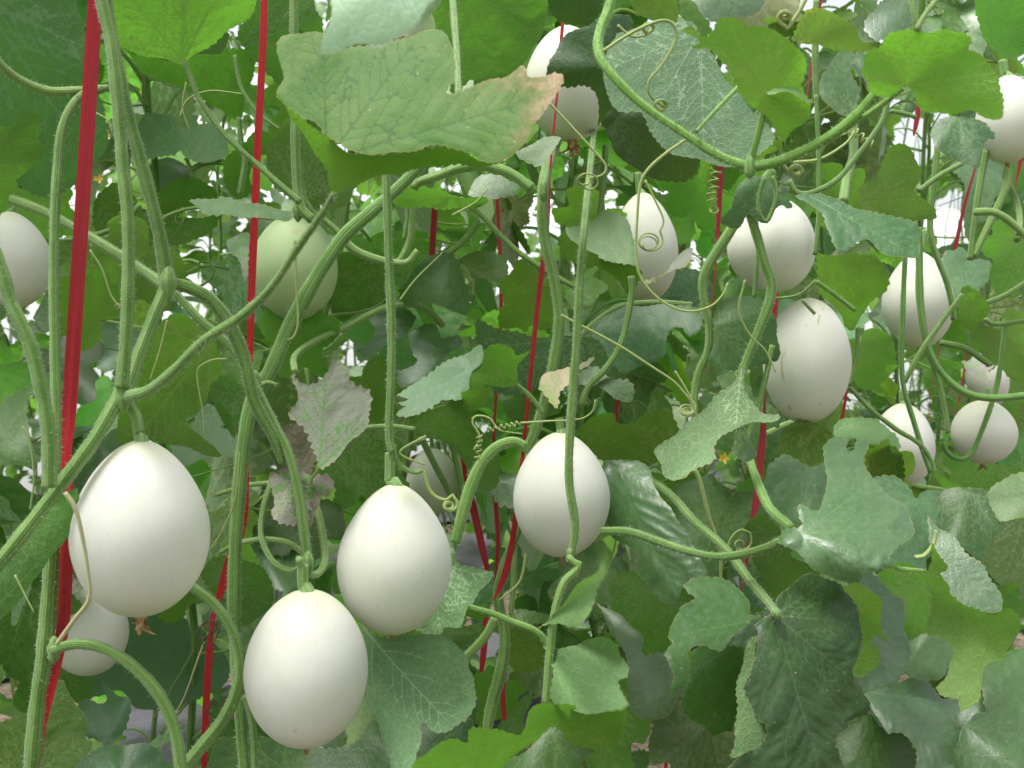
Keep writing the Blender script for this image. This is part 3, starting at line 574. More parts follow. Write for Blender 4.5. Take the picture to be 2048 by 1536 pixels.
tendril('l', '1052,1108 1039,1163 994,1204', 3, 1.2)
stem('l', '900,870 915,940 925,1000 915,1060', 6, 1.6); stem('l', '845,880 870,930 905,1000 920,1060', 7, 1.6)
stem('f', '1212,290 1206,370 1198,440 1190,500', 7, 1.35, hairs=.6)
pet('f', '933,403 970,437 1005,475 1042,508 1104,548 1160,580', 6, 1.35, mat='palestem')
pet('f', '885,513 919,489 953,451 977,414', 7, 1.4, mat='palestem')
pet('d', '822,390 824,440 820,480 800,520 775,525', 7, 1.25, mat='palestem'); pet('d', '812,385 815,430 808,480', 4, 1.24)
pet('d', '680,470 710,500 760,520 812,525 835,500', [9, 9, 6], 1.15, mat='palestem')
pet('c', '590,745 590,712 632,681 700,650 760,620 817,609 858,622 885,650', 7, (1.2, 1.45), mat='palestem')
pet('e', '1262,552 1264,580 1258,625 1241,691 1210,739 1176,775 1162,812', 7, 1.22)
pet('f', '1159,674 1193,643 1234,616 1278,607 1329,606 1384,610', 7, 1.42, mat='palestem')
pet('e', '1028,765 1060,792 1088,828', 5, 1.2); tendril('f', '1122,630 1150,645 1193,667 1244,695 1295,728 1346,762 1372,790', 3, 1.2, (1372, 818, 14, 3, 8))
# swooping young vine, top right
stem('g', '1232,-60 1218,15 1201,60 1196,95 1212,135 1280,205 1370,268 1440,312 1500,334', [11, 11, 12, 9, 9, 10], (.84, .76), hairs=2.2, mat='palestem', col=(.75, .95, .55), hl=.003)
stem('g', '1500,334 1560,322 1640,285 1710,235 1765,170 1815,90 1838,40 1850,-40', [11, 11, 12, 12, 9, 8], (.76, .68), hairs=2.6, mat='palestem', col=(.75, .95, .55), hl=.003)
pet('g', '1533,188 1526,230 1512,285 1500,330', 7.5, (.74, .76), mat='palestem', col=(.8, .98, .65))
pet('g', '1478,172 1432,220 1392,264', 4.5, (.8, .77), mat='palestem', col=(.8, .98, .65))
pet('g', '1728,234 1765,208 1806,176', 7, (.71, .69), mat='palestem', col=(.8, .98, .65), hairs=1.2)
pet('g', '1832,60 1850,30 1880,-10', 6, .66, mat='palestem'); pet('g', '1838,60 1826,20 1822,-40', 6, .67, mat='palestem')
tendril('g', '1206,102 1262,66 1318,42 1345,48 1352,78 1325,128 1298,162 1300,190 1325,212', 3.6, (.8, .82), (1322, 212, 15, 2.2, -4))
tendril('g', '1560,322 1580,345 1598,350 1604,338', 4, .76, (1590, 338, 13, 1.8, 4))
tendril('g', '1235,50 1262,72 1290,70 1306,58', 2.6, .9, (1296, 55, 13, 2.6, 0))
tendril('g', '1378,275 1330,308 1295,340 1280,372 1274,440 1272,500 1280,552 1318,598 1370,622 1418,614 1445,590 1456,566', [3.4][0], .95)
tendril('g', '1290,360 1310,400 1327,440 1320,462', 2.2, .97, (1296, 482, 23, 2.6, 6))
tendril('g', '1098,205 1140,250 1186,300 1212,332 1204,350 1180,356', 2.8, .98, (1170, 352, 22, 1.5, 20))
tendril('g', '1625,-30 1600,20 1575,58', 4.5, 1.0, (1572, 34, 11, 2.4, -8))
helix('g', (1432, 338), (1422, 405), 9, 5, 2., 1.1); tendril('g', '1424,400 1425,415', 2, 1.1, (1428, 420, 9, 2.4, 2))
helix('i', (1705, 262), (1745, 292), 7, 4, 2.2, 1.3); tendril('i', '1665,275 1690,268 1706,258', 2, 1.3)
# stems, right half
stem('h', '1545,340 1495,408 1450,478 1420,525 1406,560 1408,600 1418,650 1416,700 1398,745 1388,800 1392,860', [11, 12, 11, 9, 9, 9, 8], 1.22, hairs=1)
stem('h', '1490,395 1500,430 1516,480 1530,530 1541,560 1540,598 1519,656 1492,722 1480,750', [9, 10, 11, 10, 9], 1.12, hairs=1.2, col=(1.05, 1.08, 1.05))
stem('h', '1514,405 1512,435 1516,500 1508,595', 4.5, 1.14)
pet('h', '1529,355 1518,393 1520,428 1533,443 1548,412 1553,383 1544,352', 5, 1.1)
stem('i', '1632,190 1637,308 1637,427 1630,510', 5, 1.25); stem('i', '1632,0 1630,100 1632,200', 7, 1.3)
pet('h', '1577,360 1592,384 1621,386 1673,360 1717,308 1744,273 1765,240 1778,195', 6, 1.2); tendril('h', '1587,325 1640,318 1690,288 1710,262', 4, 1.25)
stem('i', '1702,190 1707,300 1694,350 1686,405', 10, (1.42, 1.3), mat='palestem', hairs=.5)
stem('j', '1876,285 1866,380 1860,440 1862,478 1876,520 1892,560 1902,600 1908,640', 6.5, 1.45, hairs=.6)
pet('j', '1837,382 1881,350 1925,326', 6, 1.4); pet('i', '1832,235 1812,228 1780,222', 5, 1.3)
stem('j', '2022,230 2018,300 2014,359 2032,400 2040,444 2034,480', 7, (1.6, 1.45)); stem('j', '2017,335 2011,376 1980,444 1946,513', 8, 1.5, mat='palestem')
stem('j', '1972,300 1965,340 1953,410 1940,520', 7, 1.5); pet('j', '1950,424 1985,424 2016,440 2060,480', 8, 1.45, mat='palestem', hairs=.6)
stem('i', '1814,470 1810,517 1806,603 1803,705 1807,773 1827,842 1846,903 1861,945', 5.5, 1.42, hairs=.7, col=(.85, 1, .85))
stem('i', '1836,455 1838,505 1840,603 1854,690 1880,742 1924,782 1980,796 2060,790', [8, 8, 7, 8, 8], 1.46, hairs=.7, mat='palestem', col=(.7, .9, .7))
stem('i', '1924,588 1881,647 1842,702 1809,765', 5.5, 1.44)
stem('i', '1852,700 1875,756 1891,825 1896,866', 5.5, 1.6); pet('j', '1881,685 1929,696 1963,718 1982,732', 6.5, 1.7)
pet('j', '2060,560 2011,590 1972,606', 6, 1.6); pet('j', '1970,637 1990,648 2060,640', 5, 1.65)
stem('j', '2011,637 2004,705 1994,767 1977,825 1953,886 1936,914 1912,917 1893,903 1886,884', 5.5, 1.68, hairs=.5, col=(.85, 1, .85))
stem('i', '1697,772 1741,818 1792,858 1837,886 1862,920 1870,948', 5, 1.4, hairs=.5)
stem('k', '1823,972 1878,979 1929,992 1985,1008', 6, 1.5); pet('h', '1632,562 1669,589 1711,621', 4.5, 1.16, col=(1.2, 1.2, 1.1)); pet('h', '1604,600 1630,628', 3.5, 1.16)
pet('h', '1632,560 1600,588 1560,596 1530,594', 3, 1.18)
pet('i', '1716,655 1712,710 1698,770', 5.5, 1.4)
stem('k', '1478,862 1492,895 1510,950 1539,1016 1582,1056', [8, 9, 11], (1.25, 1.0), hairs=.8, mat='palestem', col=(.8, .95, .75))
stem('k', '1205,1062 1260,1064 1320,1084 1380,1103 1433,1113 1485,1108 1530,1096 1565,1080', [10, 9, 9, 9], (1.1, .98), hairs=1.2)
stem('k', '1300,960 1335,985 1360,1010 1390,1045 1450,1097 1502,1165 1539,1208 1554,1230', [8, 9, 10], (1.35, .9), hairs=1)
tendril('k', '1375,920 1395,950 1405,980 1420,1040 1440,1100 1442,1170', 5, 1.2); tendril('h', '1490,560 1478,620 1500,670 1530,700 1552,745', 2.6, 1.1)
tendril('h', '1350,742 1378,790 1396,842 1390,860 1350,872', 2.4, 1.0); tendril('h', '1360,905 1378,900 1385,930 1370,955 1340,958', 2, .98)
stem('h', '1545,690 1530,760 1512,830 1495,880', 6, 1.2)
pet('h', '1530,870 1570,850 1620,835', 7, 1.5, mat='palestem')
tendril('k', '1455,1115 1460,1080 1480,1060 1500,1065', 2.2, 1.15, (1480, 1088, 12, 1.2, 0))
tendril('k', '1830,1115 1850,1110 1868,1085 1872,1060', 5, .93); pet('k', '1750,1138 1780,1132 1806,1138 1850,1142', 5, .93, mat='palestem')
# tendrils, left and centre
tendril('d', '948,900 960,875 945,845 952,832 978,836 1000,860 1045,868', 2.6, 1.08); helix('d', (955, 920), (960, 870), 5, 5, 1.8, 1.08); helix('e', (975, 860), (1040, 846), 4, 6, 1.8, 1.08); tendril('e', '1040,846 1100,842 1160,838 1185,822 1190,800', 2.4, 1.08)
tendril('d', '845,940 862,985 890,1000 905,990', 4, 1.05, (898, 1012, 11, 2.4, 0)); tendril('d', '852,872 800,905 850,930', 3, 1.1)
tendril('b', '180,500 205,540 222,590 240,615', 2, .95, (236, 612, 6, 1.5, 0)); tendril('b', '335,640 320,700 300,760', 2.5, .92)
tendril('b', '453,718 425,720 398,735 395,760 405,820 408,870', 2, 1.0); tendril('b', '590,480 592,560 596,640 588,672 575,680', 3, 1.0, mat='tendril')
tendril('a', '45,853 62,890 68,960 60,1020', 3, .8, mat='palestem'); tendril('a', '30,1150 50,1190 68,1225', 2, .78)
tendril('b', '480,905 470,1000 445,1060 420,1100', 2.4, 1.0); tendril('b', '372,165 365,215 380,262', 1.6, 1.1); tendril('b', '360,235 375,200 420,182 485,188', 2.6, 1.12)
tendril('b', '190,225 215,240 225,265', 2.2, .95); tendril('e', '905,430 950,405 975,378', 2.2, 1.1); tendril('e', '800,600 830,560 870,520 885,505', 2.2, 1.2); tendril('c', '120,480 150,478 190,470', 3.4, .98, mat='palestem')
for k_, pts in enumerate(['415,1240 400,1255 396,1275 412,1278', '424,1238 432,1258 420,1275 430,1290', '412,1250 425,1262 405,1282 415,1300', '430,1240 438,1260 428,1284', '412,1415 425,1440 420,1470 430,1490']): tendril('b', pts, 2, 1.12, mat='twig')
tendril('b', '408,1285 395,1320 370,1390 345,1440 320,1500', 2, 1.14, mat='drystem')
pet('b', '368,122 384,160 400,200 450,270 510,325 560,370 600,405', [5, 6, 7], .95); pet('c', '478,235 482,280 490,320 480,390', 6, 1.28)
pet('c', '470,110 478,160 490,190 520,230 580,272', 4, 1.25, mat='palestem'); pet('c', '448,324 410,326 380,340', 6, 1.5, mat='palestem'); pet('c', '372,316 380,335 388,360', 4, 1.5, mat='palestem')
pet('b', '130,480 190,470 240,450 280,410', 6, 1.3, mat='palestem'); pet('c', '320,440 350,425 400,415 460,425 560,440', 4, 1.3, mat='palestem')
pet('d', '440,1105 480,1085 520,1078', 5, 1.1); pet('c', '430,990 500,970 560,965', 5, 1.2, mat='palestem'); pet('d', '730,855 780,852 830,858', 5, 1.15, mat='palestem'); pet('c', '490,1390 505,1450 512,1560', [7, 8], 1.05)
pet('c', '518,775 535,765 555,770', [6, 4], 1.0, mat='palestem'); pet('e', '640,935 622,960 618,990', 4, .97)
pet('l', '940,1214 988,1228 1022,1242 1066,1259 1090,1280 1118,1324', 7, 1.04, mat='palestem', col=(.85, .95, .8))
# ---- leaves: vine, side toward us (T upper / U under), kind, depth, petiole point, outline
leaf('a', 'U', 'G', .97, (-30, 10), '-90,-60 120,-50 165,60 196,170 214,280 170,350 120,390 60,385 30,360 -20,330 -90,300', col=(.62, .8, .9), gy=.3, main=(150, 300))
leaf('a', 'U', 'B', .9, (-30, 330), '-40,260 0,255 25,250 35,232 68,226 72,245 80,270 78,280 90,300 60,340 30,360 25,380 0,425 -40,440', col=(.7, .75, .7), main=(60, 300))
leaf('b', 'U', 'B', .95, (365, 122), '222,-60 222,30 228,75 235,92 265,105 300,115 340,118 365,125 385,112 410,100 450,70 500,30 512,-10 500,-60', main=(350, -40), col=(.75, .8, .7))
leaf('b', 'U', 'G', 1.2, (380, 122), '245,60 250,95 280,112 340,121 400,108 440,105 460,80 440,60', col=(.6, .65, .6), main=(300, 90))
leaf('c', 'U', 'B', 1.3, (480, 232), '240,100 262,110 290,150 335,165 370,185 400,195 430,215 475,235 490,200 515,110 470,100 380,98 300,98', main=(300, 130), col=(.7, .8, .7))
leaf('c', 'T', 'P', 1.5, (371, 316), '265,275 280,240 292,218 300,225 320,232 345,232 362,255 375,240 395,230 400,245 425,240 440,255 458,300 440,315 400,325 372,318 360,300 350,310 310,318 275,320 262,300', main=(360, 230), col=(.85, 1.05, .85))
leaf('c', 'T', 'S', 1.62, (385, 345), '285,330 320,316 350,318 385,338 382,362 335,378 310,398 285,375', main=(300, 350), col=(.9, .9, 1.05))
leaf('c', 'U', 'B', 1.5, (320, 440), '305,430 315,390 340,362 380,357 410,365 432,385 425,410 400,420 370,425 330,445', main=(400, 380), col=(.7, .75, .7))
leaf('c', 'U', 'B', 1.3, (480, 395), '475,395 450,370 445,330 465,300 490,280 520,262 545,280 540,305 520,310 505,340 500,380 485,398', main=(510, 290), col=(.72, .8, .7))
leaf('b', 'U', 'G', 1.35, (190, 460), '185,450 195,390 225,363 250,378 275,398 270,430 240,450 200,467', main=(250, 390), col=(1., 1, .8))
leaf('c', 'U', 'G', 1.5, (265, 420), '262,410 320,428 390,438 435,430 415,470 380,485 340,495 330,520 280,522 262,465', main=(400, 450), col=(.9, 1, .8))
leaf('c', 'T', 'S', 1.05, (580, 430), '380,402 400,397 430,400 450,394 480,398 500,404 530,411 580,425 578,438 540,438 500,435 440,432 410,425 400,415', main=(390, 410), gy=-2.2, col=(1.1, 1.1, 1.2))
leaf('c', 'U', 'G', 1.25, (600, 400), '530,290 545,270 580,240 640,262 700,330 700,400 640,412 590,402 545,370', main=(600, 260))
leaf('c', 'U', 'G', 1.2, (480, 100), '472,80 495,30 520,0 545,-30 620,-20 628,20 645,45 640,75 600,62 578,70 575,170 540,150 500,112', main=(610, 30), col=(.8, .95, .8))
# brown edged leaf, folded: its upper face and the bright turned rim below
leaf('c', 'T', 'H', .72, (655, 320), '555,105 562,80 585,68 640,65 680,95 740,92 800,80 845,60 885,62 900,80 905,115 910,160 892,182 905,188 940,170 985,160 1010,155 1045,135 1055,155 1085,150 1110,145 1128,155 1118,185 1090,215 1060,265 1045,290 1020,320 985,325 960,318 920,298 880,290 830,302 770,308 700,300 680,285 650,270 625,245 600,235 575,215 555,190 570,160 560,130', br=.12, gy=-.45, scorch=(1115, 200, 380, .9), dome=.1, vw=.6, gx=-.1, main=(1060, 190), col=(1, 1, 1), rip=1., label='brown edged leaf with scorched blotches')
leaf('c', 'U', 'B', .725, (668, 385), '553,183 575,213 600,237 650,272 700,302 770,310 830,303 880,292 920,300 960,320 985,327 1012,322 960,333 900,333 840,338 760,352 700,375 668,396 655,345 630,300 590,250', gy=.5, rip=.5, main=(800, 320), col=(.8, .8, .6))
leaf('f', 'T', 'P', .5, (800, -60), '655,-40 660,40 640,105 700,95 760,88 800,72 850,20 880,-40', gy=-.3, main=(690, 60), col=(1.5, 1.6, 1.8))
leaf('f', 'T', 'S', .56, (850, -60), '780,-40 770,40 742,92 800,78 845,62 868,20 890,-40', gy=-.5, main=(800, 60))
leaf('e', 'U', 'B', 1.05, (905, -50), '868,60 880,-60 1085,-60 1088,60 1060,100 1035,140 1000,155 940,165 905,187 895,120 880,75', main=(980, 150), br=.1, col=(.68, .74, .7))
stem('e', '902,-60 908,30 914,110 918,215', 8, (.98, .85), hairs=.6)
leaf('f', 'T', 'D', 1.2, (1200, -30), '1078,-30 1105,30 1150,48 1200,52 1232,12 1230,-40', main=(1120, 20), gy=.3)
leaf('f', 'T', 'D', 1.12, (1228, 130), '1180,52 1215,30 1260,35 1255,70 1225,90 1218,150 1225,210 1196,252 1197,235 1187,182 1165,168 1130,175 1100,160 1095,125 1110,100 1140,62', main=(1130, 130), col=(.9, 1, .8), gy=.25)
leaf('f', 'T', 'D', 1.25, (1235, 235), '1200,235 1235,195 1290,225 1340,285 1395,300 1395,340 1360,365 1310,360 1260,332 1225,290', main=(1350, 340), gy=.25)
leaf('f', 'U', 'P', 1.02, (1402, 60), '1235,70 1290,50 1350,40 1385,45 1405,80 1440,140 1480,190 1540,260 1545,285 1510,310 1480,335 1430,330 1370,310 1330,300 1300,260 1280,230 1240,222 1215,190 1210,140 1212,100', main=(1410, 320), gy=-.3, gx=.2, vw=.55, col=(.80, .92, .95), rip=.6)
leaf('f', 'T', 'P', 1.3, (1265, 545), '1130,452 1160,450 1180,445 1195,430 1215,420 1250,440 1265,470 1272,520 1250,532 1215,522 1180,505 1160,490 1140,470', main=(1180, 450), br=.35, col=(.7, .85, .6))
leaf('f', 'U', 'B', 1.29, (1265, 590), '1178,503 1215,520 1250,530 1282,545 1272,580 1262,594 1240,570 1215,545 1190,525', main=(1200, 515), br=.2, col=(.8, .8, .5))
leaf('f', 'T', 'Y', 1.28, (1290, 560), '1290,563 1330,545 1350,525 1370,500 1388,495 1375,530 1345,545 1310,562', main=(1370, 510), br=.7)
leaf('d', 'U', 'B', 1.2, (905, 395), '775,400 827,370 870,374 912,392 970,397 958,411 930,416 870,419 815,415', main=(800, 400), gy=1.2, br=.12, col=(.75, .8, .7))
leaf('e', 'T', 'D', 1.2, (940, 390), '940,388 953,355 988,350 1042,367 1039,383 1015,393 980,398', main=(1030, 370), col=(1.4, 1.4, 1.2))
leaf('e', 'T', 'G', 1.15, (1115, 280), '1035,308 1060,290 1083,275 1121,274 1119,290 1100,312 1078,330 1040,318', main=(1045, 308))
leaf('g', 'U', 'B', .73, (1533, 188), '1368,63 1382,56 1399,68 1413,73 1427,58 1440,38 1464,32 1485,38 1498,51 1529,56 1553,62 1570,79 1587,92 1611,109 1616,126 1611,147 1604,170 1612,185 1620,212 1611,239 1587,260 1567,282 1553,267 1533,239 1512,219 1492,198 1478,185 1472,164 1461,137 1440,123 1416,99 1392,99 1382,89 1396,84', main=(1470, 60), gy=.3, rip=1.5, vw=1.2, col=(1.1, 1.1, .8), hd=70)
leaf('g', 'T', 'P', .725, (1535, 184), '1533,186 1553,176 1587,176 1612,192 1630,200 1622,208 1600,196 1570,184 1548,186', main=(1620, 200), gy=-1., col=(.7, 1, .6))
leaf('g', 'U', 'B', .69, (1809, 174), '1721,109 1744,96 1762,96 1779,68 1806,62 1854,65 1881,55 1909,62 1936,68 1946,82 1936,99 1960,113 1984,133 1997,157 2001,178 2011,202 2004,236 1963,232 1943,219 1902,226 1861,229 1840,219 1827,191 1809,174 1775,191 1741,185 1734,161 1724,144 1727,126', main=(1920, 150), gy=.3, rip=1.5, vw=1.2, col=(1.05, 1.1, .8), hd=70)
leaf('h', 'U', 'G', 1.15, (1600, 95), '1584,79 1608,27 1639,20 1673,27 1714,58 1724,79 1765,89 1734,103 1673,99 1621,92', main=(1720, 85), br=.55, gy=.9)
leaf('f', 'T', 'S', 1.1, (1460, -30), '1382,-40 1399,27 1423,44 1451,42 1512,21 1530,-40', main=(1430, 30), col=(1, 1, 1.1))
leaf('i', 'T', 'S', 1.15, (1830, -20), '1738,27 1758,10 1800,-30 1860,-30 1850,14 1826,51 1792,65 1751,79 1727,58', main=(1750, 50))
leaf('j', 'U', 'G', 1.1, (1985, 110), '1950,31 1965,-40 2080,-40 2080,80 2014,118 1990,101 1963,62', main=(2030, 10), col=(.75, 1, .9))
leaf('j', 'T', 'D', 1.25, (1918, 238), '1861,263 1881,236 1912,230 1943,239 1973,249 1990,273 1970,280 1967,308 1960,338 1929,328 1909,321 1881,301', main=(1930, 320), col=(1.5, 1.6, 1.8))
leaf('i', 'U', 'G', 1.2, (1715, 405), '1714,379 1734,362 1755,359 1765,328 1779,291 1816,291 1833,314 1840,349 1827,379 1844,396 1871,424 1868,441 1840,444 1813,441 1751,424 1724,412', main=(1820, 330), br=.32)
leaf('h', 'T', 'D', 1.08, (1620, 392), '1594,393 1639,386 1656,394 1690,403 1741,424 1792,434 1837,455 1840,485 1837,513 1809,516 1775,513 1744,482 1724,479 1690,499 1669,492 1652,458 1645,427 1621,412', main=(1830, 490), gy=-1.1, col=(1.5, 1.75, 1.9))
leaf('h', 'T', 'D', 1.105, (1530, 352), '1461,410 1478,369 1495,355 1526,357 1553,369 1584,407 1580,417 1560,414 1546,431 1533,446 1519,441 1498,427 1478,455 1451,448 1440,441', main=(1460, 440), gy=-.3, col=(1.2, 1.4, 1.2))
leaf('i', 'T', 'D', 1.35, (1703, 230), '1635,178 1669,109 1693,99 1710,113 1703,150 1717,191 1697,232 1666,219 1642,202', main=(1680, 120), col=(1.2, 1.3, 1.1))
leaf('h', 'U', 'G', 1.4, (1640, 515), '1630,507 1741,510 1768,541 1777,568 1768,589 1741,603 1724,637 1707,661 1693,654 1683,630 1656,599 1635,568', main=(1750, 600), br=.3, col=(1.1, 1.1, .8))
leaf('j', 'U', 'B', 1.55, (1918, 590), '1915,589 1929,572 1943,579 1970,599 1982,620 1967,637 1953,650 1953,680 1940,661 1929,650 1920,623', main=(1960, 630), col=(.8, .8, .8))
leaf('h', 'T', 'G', 1.2, (1425, 652), '1416,722 1427,685 1425,654 1435,613 1444,599 1485,596 1526,596 1536,616 1553,637 1557,664 1557,712 1539,722 1526,729 1502,738 1485,732 1464,743 1437,739', main=(1540, 690), gy=-.5, col=(.62, .75, .7))
leaf('h', 'U', 'P', .98, (1483, 737), '1478,736 1490,738 1490,770 1502,801 1526,825 1557,830 1553,838 1526,842 1509,845 1478,855 1451,869 1433,893 1430,917 1403,931 1369,951 1348,958 1327,951 1317,927 1307,903 1327,883 1358,862 1399,828 1430,794 1461,767', main=(1340, 930), gy=-.4, gx=.3, col=(.82, .92, .78))
leaf('h', 'T', 'D', 1.1, (1480, 857), '1464,900 1478,855 1495,869 1515,903 1512,914 1492,924 1471,914', main=(1490, 920), col=(1.2, 1.2, .8))
leaf('k', 'T', 'P', 1.5, (1669, 862), '1669,855 1686,835 1714,832 1748,838 1758,842 1789,869 1796,893 1789,903 1758,893 1731,893 1710,879 1690,883 1669,873', main=(1790, 880), br=.15, col=(.7, .9, .6))
leaf('k', 'U', 'G', 1.48, (1722, 885), '1725,885 1789,898 1809,927 1809,958 1785,989 1758,972 1738,944', main=(1790, 970), br=.1, col=(.9, .95, .8))
leaf('k', 'T', 'S', .95, (1605, 1068), '1645,893 1656,879 1673,873 1693,879 1700,902 1714,879 1734,886 1729,910 1731,938 1751,965 1775,985 1810,1013 1828,1050 1825,1070 1795,1090 1780,1115 1760,1145 1735,1145 1720,1168 1700,1165 1640,1145 1600,1110 1570,1095 1557,1080 1570,1055 1605,1050 1598,1010 1640,1020 1650,960 1650,925', main=(1780, 1060), gy=-.9, rip=2.4, dome=.7, hd=75)
leaf('k', 'U', 'G', 1.3, (1627, 850), '1553,905 1563,870 1590,845 1627,848 1660,868 1655,915 1625,932 1590,925', main=(1570, 890), col=(1, 1, .7))
leaf('k', 'T', 'S', 1.12, (1630, 915), '1539,930 1567,910 1587,920 1621,931 1649,924 1658,951 1655,985 1650,1030 1570,1052 1526,990', main=(1560, 1010), col=(.85, .95, .8))
leaf('k', 'T', 'D', .88, (1550, 1230), '1556,1228 1553,1201 1570,1180 1594,1163 1621,1149 1649,1153 1673,1163 1690,1177 1710,1201 1721,1228 1724,1255 1724,1283 1715,1310 1710,1341 1714,1361 1724,1382 1738,1402 1739,1423 1731,1433 1703,1438 1693,1443 1690,1457 1676,1467 1673,1488 1680,1512 1676,1570 1450,1590 1468,1522 1510,1500 1530,1460 1520,1440 1512,1426 1495,1399 1492,1382 1502,1358 1505,1324 1512,1300 1515,1265 1505,1252 1526,1235', main=(1610, 1480), gy=-.5, gx=.15, hd=80, col=(.92, 1, .85), rip=2, dome=.5, vw=.7)
leaf('k', 'T', 'G', .875, (1552, 1231), '1553,1228 1502,1230 1498,1207 1485,1180 1461,1163 1433,1156 1399,1153 1379,1163 1372,1173 1386,1190 1392,1194 1362,1211 1355,1228 1338,1255 1334,1276 1346,1286 1334,1306 1338,1324 1348,1358 1341,1385 1368,1378 1380,1361 1377,1310 1386,1296 1406,1289 1430,1296 1444,1300 1468,1272 1485,1255 1519,1235', main=(1370, 1250), gy=-.9, col=(.7, .85, .9), hd=70)
leaf('k', 'T', 'G', .91, (1480, 1286), '1457,1290 1444,1300 1430,1296 1410,1290 1386,1298 1377,1313 1380,1361 1372,1378 1362,1399 1368,1419 1386,1440 1413,1460 1423,1474 1447,1464 1468,1460 1474,1409 1474,1375 1481,1341 1495,1296', main=(1420, 1440), gy=-.3, col=(.75, .85, .8))
leaf('k', 'U', 'P', .865, (1520, 1262), '1517,1266 1498,1276 1485,1324 1478,1361 1474,1409 1468,1477 1457,1512 1468,1515 1495,1501 1533,1494 1544,1464 1539,1447 1519,1440 1502,1412 1490,1382 1498,1351 1504,1324', main=(1490, 1480), gy=-.2, gx=.4, col=(.8, .95, .7))
leaf('k', 'U', 'B', .87, (1690, 1176), '1686,1173 1710,1169 1731,1177 1755,1190 1762,1207 1760,1228 1765,1252 1775,1276 1772,1286 1758,1272 1744,1276 1746,1289 1758,1296 1756,1313 1748,1334 1734,1344 1727,1358 1708,1352 1705,1341 1714,1317 1722,1286 1724,1255 1719,1224 1707,1197', main=(1740, 1320), gy=.2, br=.25, rip=.6, col=(.9, .9, .7))
leaf('k', 'T', 'S', .97, (1690, 1120), '1700,1125 1741,1142 1765,1165 1792,1187 1808,1201 1806,1214 1809,1238 1806,1255 1816,1283 1820,1313 1816,1341 1799,1358 1796,1371 1775,1375 1758,1380 1727,1382 1705,1350 1690,1290 1690,1180', main=(1770, 1350), gy=-.6, rip=2, dome=.6)
leaf('k', 'T', 'S', 1.02, (1725, 1385), '1720,1380 1775,1375 1803,1361 1827,1352 1850,1358 1874,1378 1885,1395 1915,1402 1917,1423 1909,1440 1919,1471 1909,1495 1922,1536 1930,1580 1844,1580 1833,1529 1827,1495 1806,1467 1786,1464 1772,1464 1755,1430', main=(1880, 1500), gy=-.8, rip=1.8, dome=.6, col=(.88, .95, .95), hd=65)
leaf('k', 'T', 'G', 1.04, (1740, 1420), '1670,1443 1703,1438 1738,1425 1772,1460 1806,1465 1830,1501 1845,1542 1837,1590 1670,1590 1676,1512', main=(1740, 1550), br=.12, col=(.7, .75, .75))
leaf('k', 'T', 'S', 1.07, (1830, 1310), '1812,1280 1844,1269 1881,1270 1902,1284 1914,1300 1909,1317 1897,1334 1891,1353 1878,1362 1861,1362 1833,1358 1812,1350', main=(1900, 1300), gy=-.6, col=(.72, .85, .62))
leaf('k', 'U', 'G', .95, (1803, 1136), '1800,1137 1850,1142 1861,1119 1862,1086 1874,1110 1895,1132 1891,1142 1881,1146 1885,1160 1898,1173 1902,1187 1929,1207 1950,1218 1987,1228 2014,1221 2032,1231 2040,1252 2032,1279 2014,1300 2008,1324 1980,1327 1963,1344 1960,1392 1943,1409 1922,1419 1915,1402 1885,1395 1874,1375 1891,1354 1898,1330 1912,1306 1895,1283 1854,1269 1854,1238 1861,1207 1861,1177 1840,1149', main=(1950, 1300), gy=.5, hd=75, col=(1, 1.02, .8))
leaf('k', 'T', 'S', .99, (1858, 1090), '1855,1030 1881,1054 1909,1074 1936,1108 1963,1132 1973,1149 1994,1173 2003,1194 2004,1221 1987,1230 1950,1222 1926,1208 1902,1187 1883,1164 1880,1146 1890,1136 1872,1112 1858,1084', main=(1980, 1200), gy=-.6, rip=.7, col=(1, 1, 1.1))
leaf('k', 'U', 'P', 1.1, (2050, 1030), '1984,1078 2014,1043 2032,1040 2070,1050 2080,1100 2080,1190 2048,1207 2035,1163 2004,1170 1991,1166 1973,1142 1963,1119 1973,1098', main=(2000, 1150), br=.22, col=(.85, .9, .8))
leaf('k', 'T', 'S', 1.0, (1930, 1452), '1922,1453 1946,1428 1973,1424 1968,1406 1963,1358 1977,1324 2018,1303 2080,1313 2080,1590 1950,1590 1929,1512 1915,1477', main=(2060, 1480), gy=-.8, col=(.8, .95, .7), hd=65)
leaf('k', 'T', 'S', 1.05, (1960, 1370), '1963,1355 1975,1385 1981,1408 1973,1430 1950,1440 1922,1457 1912,1447 1915,1423 1943,1409 1960,1392', main=(1940, 1440), gy=-1.)
leaf('k', 'T', 'D', 1.3, (1940, 985), '1854,1036 1881,990 1940,975 1997,1000 2010,1067 1975,1130 1929,1101 1885,1070', main=(1950, 1080), col=(1.2, 1.3, 1.1))
leaf('j', 'T', 'P', 1.2, (2060, 990), '1975,990 2000,965 2030,948 2080,955 2080,1035 2035,1032 2000,1042 1983,1020', main=(1990, 1000), br=.3, col=(.6, .7, .5))
leaf('k', 'U', 'G', 1.3, (1590, 1060), '1490,1050 1526,1030 1560,1060 1587,1110 1640,1140 1620,1180 1580,1200 1553,1211 1535,1194 1517,1153 1500,1101', main=(1560, 1170), col=(.8, .85, .8))
